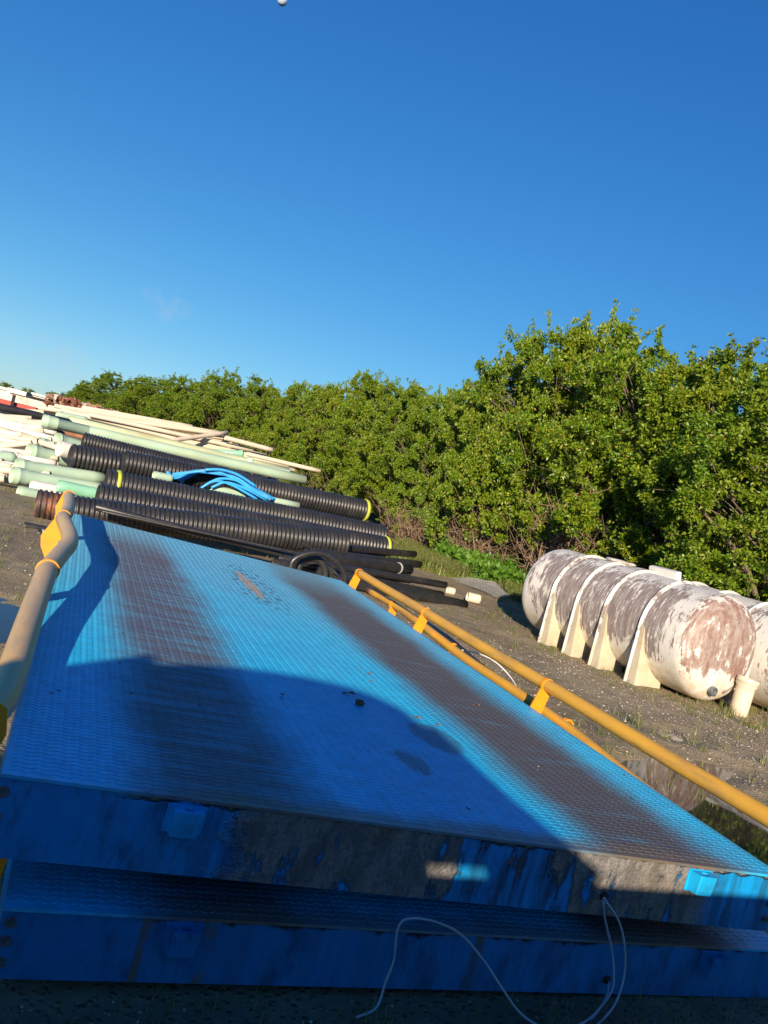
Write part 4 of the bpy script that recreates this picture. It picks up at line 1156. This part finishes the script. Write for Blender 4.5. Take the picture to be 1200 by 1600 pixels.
def crown_mesh(name, seed, n_blob=44, n_ros=400, n_leaf=9, hang=0.10, shrink=.72, mat='leaf', ll=.080, lw=.040):
    """crown of a tree 6 m tall and about 5.4 m across"""
    g = np.random.default_rng(seed)
    Cs, Os, blobs = [], [], []
    for b in range(n_blob):
        t = (b + .5) / n_blob
        z = 0.95 + 4.55 * t
        rmax = 2.35 * math.sqrt(max(0.05, 1 - abs((z - 2.9) / 3.25) ** 2.6)) * (1 - shrink * max(0, t - .45) / .55)
        a = b * 2.39996 + g.uniform(-.3, .3)
        rr = rmax * g.uniform(.55, 1.05)
        br = g.uniform(.32, .95) * (1 - .4 * max(0, t - .6) / .4)
        c = np.array([rr * math.cos(a), rr * math.sin(a), z + g.uniform(-.3, .3)])
        blobs.append((c, br))
        u = unit(g, n_ros)
        o = c / (np.linalg.norm(c[:2]) + 1e-6); o[2] = .25
        keep = (u @ (o / np.linalg.norm(o))) > -0.35
        u = u[keep]
        # uneven surface: small tufts on the blob
        rad_ = br * (0.62 + 0.38 * g.random(len(u)) ** .6) * (1 + .30 * np.sin(u[:, 0] * 9 + seed) * np.sin(u[:, 1] * 8) * np.sin(u[:, 2] * 7 + b))
        sub = unit(g, 26); sub = sub[(sub @ (o / np.linalg.norm(o))) > -0.4]          # tufts at the twig ends
        pk = sub[np.argmax(u @ sub.T, axis=1)] * br * 0.86
        pos = u * rad_[:, None]
        pos = pos * 0.30 + (pk + unit(g, len(u)) * (g.random(len(u)) ** .5 * br * .30)[:, None]) * 0.70
        Cs.append(c + pos * np.array([1, 1, .88])); Os.append(u)
    # inner leaves
    n = 900
    u = unit(g, n); p = u * (g.random(n) ** .4)[:, None] * np.array([1.5, 1.5, 2.3]) + np.array([0, 0, 3.1])
    Cs.append(p); Os.append(u)
    # shoots that break the outline
    for s_ in range(110):
        c, br = blobs[int(g.integers(n_blob // 3, n_blob))]
        d = unit(g, 1)[0]; d[2] = abs(d[2]) + .6; d /= np.linalg.norm(d)
        st = c + d * br * .8; Ln = g.uniform(.15, .55)
        k = int(Ln / .045)
        tt = np.linspace(0, 1, k)[:, None]
        Cs.append(st + d * Ln * tt + g.normal(size=(k, 3)) * .03); Os.append(np.repeat(d[None], k, 0))
    C = np.concatenate(Cs); O = np.concatenate(Os)
    V, Fq = rosettes(C, O, n_leaf, ll, lw, g)
    return np_mesh(name, V, Fq, M(mat)), blobs
def trunk_mesh(name, seed, blobs, h0=0.0):
    r_ = random.Random(seed); mb = MB()
    for i in range(5):
        a = r_.uniform(0, 6.28); b = Vector((.25 * math.cos(a), .25 * math.sin(a), 0))
        tgt = Vector(blobs[(i * 5 + 12) % len(blobs)][0])
        mid = b.lerp(tgt, .5) + Vector((r_.uniform(-.3, .3), r_.uniform(-.3, .3), .5))
        P = catmull([b - Vector((0, 0, .1)), b + Vector((0, 0, .5)), mid, tgt], 5)
        mb.tube(P, [.10 * (1 - .8 * k / (len(P) - 1)) for k in range(len(P))], 7)
    for c, br in blobs:
        c = Vector(c)
        for k in range(3):
            s = Vector((c.x * .35, c.y * .35, max(.4, c.z - r_.uniform(.3, 1.4))))
            e = c + Vector((r_.gauss(0, 1), r_.gauss(0, 1), r_.gauss(0, .7))).normalized() * br * r_.uniform(.7, 1.12)
            m_ = s.lerp(e, .55) + Vector((r_.gauss(0, .15), r_.gauss(0, .15), r_.gauss(0, .15)))
            P = catmull([s, m_, e], 4)
            mb.tube(P, [.022 * (1 - .75 * q / (len(P) - 1)) for q in range(len(P))], 4, False)
    me = mb.build(name, M('bark'))
    d = me.data; bpy.data.objects.remove(me); return d
VAR = []
for s_ in range(4):
    cm, bl = crown_mesh('crown', 11 + s_ * 7, shrink=(.30, .38, .34, .70)[s_])
    VAR.append((cm, trunk_mesh('trunk', 3 + s_, bl)))
def tree(x, y, h, wscale, var, rot, label, group=None, name='pepper_tree', cat='tree'):
    r = thing(name, label, cat, (x, y, 0), group, (0, 0, rot))
    r.scale = (wscale, wscale, h / 6.0)
    link('crown', VAR[var][0], r); link('trunk', VAR[var][1], r)
    return r
HGR = 'trees in the long green hedge'
front = [(1310, 600, 10.5, 1.0, 'pepper tree at the far right, cut by the picture edge behind the second tank'), (1165, 566, 13.6, 1.0, 'hedge tree with reddish tips at the upper right corner of the hedge'), (1060, 556, 16.0, .95, 'hedge tree between the tallest crown and the right edge, above the near tank'),
         (960, 492, 18.6, 1.02, 'tallest crown in the hedge, rising behind the stained tank'), (868, 535, 20.6, .85, 'hedge tree leaning against the left flank of the tallest crown'), (808, 556, 23.4, .75, 'thin-topped hedge tree with loose sprigs left of the tallest crown'),
         (735, 596, 26.0, .85, 'low hedge tree in the dip left of the tall crowns'), (680, 590, 29.5, .95, 'rounded hedge tree above the wire mesh sheet'), (618, 575, 34, 1.05, 'hedge tree forming the second rise, above the ends of the corrugated pipes'),
         (555, 584, 39.5, 1.0, 'hedge tree above the right end of the blue coil'), (500, 590, 45, 1.1, 'hedge tree above the tip of the longest cream pipe'), (440, 592, 51, 1.2, 'hedge tree in the shallow dip above the cream pipe ends'),
         (375, 576, 58, 1.35, 'hedge tree on the third rise, above the middle of the heap'), (315, 583, 66, 1.4, 'far hedge tree above the cream bundle'), (250, 581, 75, 1.6, 'far hedge tree with a pointed top above the grey sheet'), (198, 585, 84, 1.7, 'farthest tall hedge tree, above the rust heap'),
         (150, 603, 94, 1.5, 'small hedge tree tapering down at the far end'), (112, 614, 105, 1.3, 'last low tree of the hedge beside the distant sheds')]
HPOS = []
for i, (px, py, Y, ws, lab) in enumerate(front):
    p = at(px, py, Y)
    h = p.z
    tree(p.x, Y, h * (1.0 if i == 3 else 1.05 if i in (0, 1, 2, 4) else .95), ws * (1.12 if i in (1, 2, 4) else 1.0), 3 if i == 3 else i % 3, i * 1.7, lab, HGR)
    HPOS.append((p.x, Y, h))
# the trees behind, which close the gaps
for i in range(len(HPOS) - 1):
    (x0, y0, h0), (x1, y1, h1) = HPOS[i], HPOS[i + 1]
    x, y = (x0 + x1) / 2, (y0 + y1) / 2
    dx, dy = x1 - x0, y1 - y0; L = math.hypot(dx, dy); nx, ny = dy / L, -dx / L
    if nx < 0: nx, ny = -nx, -ny
    hh = min(h0, h1)
    for k, (d, f) in enumerate(((2.2, .90), (4.6, .86))):
        if k == 1 and y > 60: continue
        tree(x + nx * d, y + ny * d, hh * f, 1.1 + .006 * y, (i + k + 1) % 3, i * 2.3 + k, 'hedge tree of the back row, glimpsed through gaps in the front row', 'back row of hedge trees')
# extra low bushes in front that skirt the hedge
# dead branch tangles
def tangle(c, w, d, h, n, seed, label):
    r_ = random.Random(seed); mb = MB()
    for i in range(n):
        s = Vector((r_.gauss(0, d * .4), r_.gauss(0, w * .4), r_.uniform(0, h * .35)))
        e = s + Vector((r_.gauss(0, d * .5), r_.gauss(0, w * .6), r_.uniform(.1, h * .95)))
        e.z = max(.05, e.z)
        m1 = s.lerp(e, .35) + Vector((r_.gauss(0, .12), r_.gauss(0, .16), r_.gauss(0.05, .12)))
        m2 = s.lerp(e, .7) + Vector((r_.gauss(0, .12), r_.gauss(0, .16), r_.gauss(0.0, .12)))
        r0 = r_.choice((.007, .009, .012, .022))
        P = catmull([s, m1, m2, e], 4)
        mb.tube(P, [r0 * (1 - .7 * q / (len(P) - 1)) for q in range(len(P))], 5, False)
        for t in range(2):
            q = P[r_.randrange(3, len(P))]; f = q + Vector((r_.gauss(0, .3), r_.gauss(0, .35), r_.gauss(.1, .25)))
            mb.tube([q, q.lerp(f, .5) + Vector((r_.gauss(0, .05), r_.gauss(0, .05), r_.gauss(0, .05))), f], [r0 * .5, r0 * .4, r0 * .25], 4, False)
    tag(mb.build('dead_branches', M('twig'), None, c), label, 'dead branches', 'tangles of dead branches under the hedge')
tangle(at(745, 850, 20.5) * Vector((1, 1, 0)) if False else Vector((at(745, 850, 20.5).x, 20.5, 0)), 1.7, .5, 1.9, 260, 1, 'dense tangle of bare brown twigs above the green weeds, left of the tank')
tangle(Vector((at(640, 840, 24.5).x, 24.5, 0)), 1.8, .6, 1.3, 150, 2, 'low dark tangle of twigs at the hedge foot beside the corrugated pipe ends')
tangle(Vector((at(880, 830, 16.6).x, 16.6, .2)), 1.3, .6, 2.5, 220, 3, 'taller tangle of pale bare branches just left above the stained tank')
tangle(Vector((at(1010, 850, 14.0).x, 14.0, .2)), 1.4, .7, 2.0, 80, 4, 'sparse bare branches in the dark gap behind the stained tank')
# a few thick broken limbs leaning in the hedge
for P, lab in (([(905, 720, 16.6), (925, 770, 16.1), (950, 800, 15.9), (962, 840, 15.7)], 'thick bare limb slanting down to the right above the stained tank'),
               ([(920, 742, 16.0), (900, 775, 15.9), (875, 800, 15.8), (868, 850, 15.8)], 'reddish bare limb leaning down to the left above the far tank end'),
               ([(905, 790, 15.9), (935, 770, 15.9), (975, 765, 16.0)], 'nearly level bare limb crossing the leaning ones'),
               ([(845, 740, 17.5), (880, 800, 17.0), (905, 830, 16.7)], 'thin bare limb left of the leaning reddish one'),
               ([(815, 755, 18.7), (850, 800, 18.3), (880, 845, 18.0)], 'leftmost thin bare limb above the broad weeds'),
               ([(1050, 790, 13.9), (1015, 815, 13.8), (1000, 850, 13.7)], 'short bare limb in the dark gap right of the others')):
    Q = catmull([at(*p) for p in P], 5)
    mb = MB().tube(Q, [.03 * (1 - .5 * k / (len(Q) - 1)) for k in range(len(Q))], 6, False)
    tag(mb.build('broken_limb', M('twig')), lab, 'broken limb', 'broken limbs above the tank')

# ---------------------------------------------------------------- weeds, grass, pebbles
g = np.random.default_rng(77)
def scatter_leaves(n, area, hfun, ll, lw, n_leaf, m, name, label, cat):
    P = area(n)
    z = hfun(P)
    C = np.column_stack([P[:, 0], P[:, 1], z])
    O = np.tile(np.array([[-.3, -.5, .8]]), (len(C), 1))
    V, Fq = rosettes(C, O, n_leaf, ll, lw, g, 1.0)
    o = link(name, np_mesh(name, V, Fq, M(m)))
    return tag(o, label, cat, None, 'stuff')
def quad_area(q):
    q = [np.array([p.x, p.y]) for p in q]
    def f(n):
        u = g.random(n)[:, None]; v = g.random(n)[:, None]
        return q[0] * (1 - u) * (1 - v) + q[1] * u * (1 - v) + q[2] * u * v + q[3] * (1 - u) * v
    return f
def dome(P):
    h = .18 + .5 * vnoise(P[:, 0] * 1.3, P[:, 1] * 1.3, 5)
    return h * g.random(len(P)) ** .5
scatter_leaves(2600, quad_area([Vector((9.6, 17.6, 0)), Vector((12.4, 17.0, 0)), Vector((12.2, 23.0, 0)), Vector((10.3, 21.5, 0))]), dome, .15, .10, 6, 'weed', 'leafy_weeds', 'bright green broad-leaved weeds growing between the mesh sheet and the hedge', 'weeds')
def blades(P, h, w, lean=.35):
    n = len(P); z = ground_z(P[:, 0], P[:, 1])
    a = g.uniform(0, 6.283, n); hh = h * g.uniform(.4, 1.2, n)
    L = np.column_stack([np.cos(a), np.sin(a), np.zeros(n)]) * (hh * lean * g.uniform(.3, 1.5, n))[:, None]
    Sd = np.column_stack([-np.sin(a), np.cos(a), np.zeros(n)]) * w
    B = np.column_stack([P[:, 0], P[:, 1], z - .003])
    U = np.array([0, 0, 1.0]) * hh[:, None]
    V = np.stack([B - Sd, B + Sd, B + U * .6 + L * .4 + Sd * .7, B + U * .6 + L * .4 - Sd * .7, B + U + L * 1.0, B + U * .995 + L * 1.0], 1).reshape(-1, 3)
    i = np.arange(n) * 6
    Fq = np.concatenate([np.stack([i, i + 1, i + 2, i + 3], 1), np.stack([i + 3, i + 2, i + 4, i + 5], 1)])
    return V, Fq
def tufts(centres, per, r, h, w):
    P = np.repeat(centres, per, 0) + g.normal(size=(len(centres) * per, 2)) * r
    return blades(P, h, w)
def rand_xy(n, x0, x1, y0, y1): return np.column_stack([g.uniform(x0, x1, n), g.uniform(y0, y1, n)])
parts = []
def not_deck(P): return P[~((P[:, 0] > -.12) & (P[:, 0] < 3.5) & (P[:, 1] > 2.3) & (P[:, 1] < 8.6))]
c = not_deck(rand_xy(900, -3, 10, 1.4, 15)); c = c[vnoise(c[:, 0] * .8, c[:, 1] * .8, 21) > .5]
parts.append(tufts(c, 14, .035, .09, .0025))
c = rand_xy(16, 3.9, 6.2, 3.2, 6.6); parts.append(tufts(c, 14, .05, .20, .003))
c = rand_xy(110, 6.6, 9.2, 7.0, 11.2); parts.append(tufts(c, 14, .05, .07, .0028))
c = rand_xy(40, 7.8, 9.4, 6.9, 8.2); parts.append(tufts(c, 20, .06, .12, .003))
P = quad_area([gnd(560, 868), gnd(700, 905), gnd(790, 905), gnd(640, 848)])(14000); parts.append(blades(P, .3, .010, .6))
P = quad_area([Vector((9.3, 15.0, 0)), Vector((10.4, 12.6, 0)), Vector((12.6, 17.0, 0)), Vector((12.0, 22.0, 0))])(9000); parts.append(blades(P, .22, .008, .6))
c = rand_xy(40, .2, 3.2, 2.08, 2.28); parts.append(tufts(c, 6, .03, .07, .002))
V = []; Q = []; o_ = 0
for v_, f_ in parts:
    V.append(v_); Q.append(f_ + o_); o_ += len(v_)
tag(link('grass_tufts', np_mesh('grass_tufts', np.concatenate(V), np.concatenate(Q), M('grass'))), 'sparse green and straw grass tufts scattered over the gravel', 'grass', None, 'stuff')
def stone_mat():
    N = Nd('gravel_stones')
    c = N.ramp(N.island(), [(0.0, (0.10, 0.085, 0.07)), (0.5, (0.24, 0.21, 0.17)), (0.85, (0.34, 0.30, 0.24)), (1.0, (0.52, 0.47, 0.39))])
    return N.out(c, 0.8, 0, 0.3)
MATS['stone'] = stone_mat()
P = np.concatenate([not_deck(rand_xy(9000, -2.6, 9.5, 1.3, 13.5)), rand_xy(5500, 3.8, 9.2, 3.0, 9.5), rand_xy(2500, 6.0, 9.4, 6.0, 9.5), rand_xy(1500, -.1, 3.6, 1.75, 2.31)])
P = P[(vnoise(P[:, 0] * 1.1, P[:, 1] * 1.1, 31) > .35)]
n = len(P); s_ = ((.004 + .011 * g.random(n) ** 3) * np.where(P[:, 1] < 2.4, .45, 1.0))[:, None]
C = np.column_stack([P[:, 0], P[:, 1], ground_z(P[:, 0], P[:, 1]) + .002])
ring_ = np.array([(1, 0, 0), (.45, .85, .1), (-.6, .8, 0), (-1, -.1, .1), (-.4, -.9, 0), (.6, -.75, .1)])
rot = g.uniform(0, 6.28, n)
def rr3(v):
    x = v[0] * np.cos(rot) - v[1] * np.sin(rot); y = v[0] * np.sin(rot) + v[1] * np.cos(rot)
    return np.column_stack([x, y, np.full(n, v[2])]) * s_ * (1 + .25 * g.normal(size=(n, 1)))
VV = [C + rr3(v) for v in ring_] + [C + rr3(v * .55 + np.array([0, 0, .55])) for v in ring_]
V = np.stack(VV, 1).reshape(-1, 3); i = np.arange(n) * 12
fs = [np.stack([i + k, i + (k + 1) % 6, i + 6 + (k + 1) % 6, i + 6 + k], 1) for k in range(6)] + [np.stack([i + 6, i + 7, i + 8, i + 11], 1), np.stack([i + 8, i + 9, i + 10, i + 11], 1)]
tag(link('pebbles', np_mesh('pebbles', V, np.concatenate(fs), M('stone'))), 'loose pale and grey stones strewn over the dirt', 'pebbles', None, 'stuff')
# red scrap by the stub
p = gnd(1174, 1133)
mb = MB().box(-.07, .07, -.03, .03, 0.0, .03, .006); o = mb.build('red_scrap', M('red'), None, (p.x, p.y, .003)); o.rotation_euler = (0, 0, .5)
tag(o, 'small red scrap lying in the grass right of the upright pipe stub', 'scrap')

# ---------------------------------------------------------------- distant trees at the left
FAR = (('round_tree', 45, 606, 95, .42, 'round dark tree far off above the long low shed'), ('broad_tree', 4, 595, 90, .6, 'broad distant tree at the left picture edge behind the shed'))
for nm, px, py, Y, ws, lab in FAR:
    p = at(px, py, Y)
    tree(p.x, Y, p.z, ws * 1.0, 1, 1.0, lab, None, nm)

# ---------------------------------------------------------------- moon
d = ray(441, 1); d /= np.linalg.norm(d)
mo = MB(); rM = 5500 * 7.2 / 1390; vs = []
for i in range(17):
    th = math.pi * i / 16
    for j in range(32):
        ph = 2 * math.pi * j / 32; vs.append((rM * math.sin(th) * math.cos(ph), rM * math.sin(th) * math.sin(ph), rM * math.cos(th)))
mo.add(vs, [(i * 32 + j, i * 32 + (j + 1) % 32, (i + 1) * 32 + (j + 1) % 32, (i + 1) * 32 + j) for i in range(16) for j in range(32)], True)
N = Nd('moon_dust')
N.out(N.ramp(N.noise(.05, 4), [(.35, (.30, .40, .58)), (.65, (.55, .62, .72))]), 1.0, 0, 0)
tag(mo.build('moon', N.m, None, tuple(EYE + d * 5500)), 'pale daytime moon cut by the top edge of the sky', 'moon')
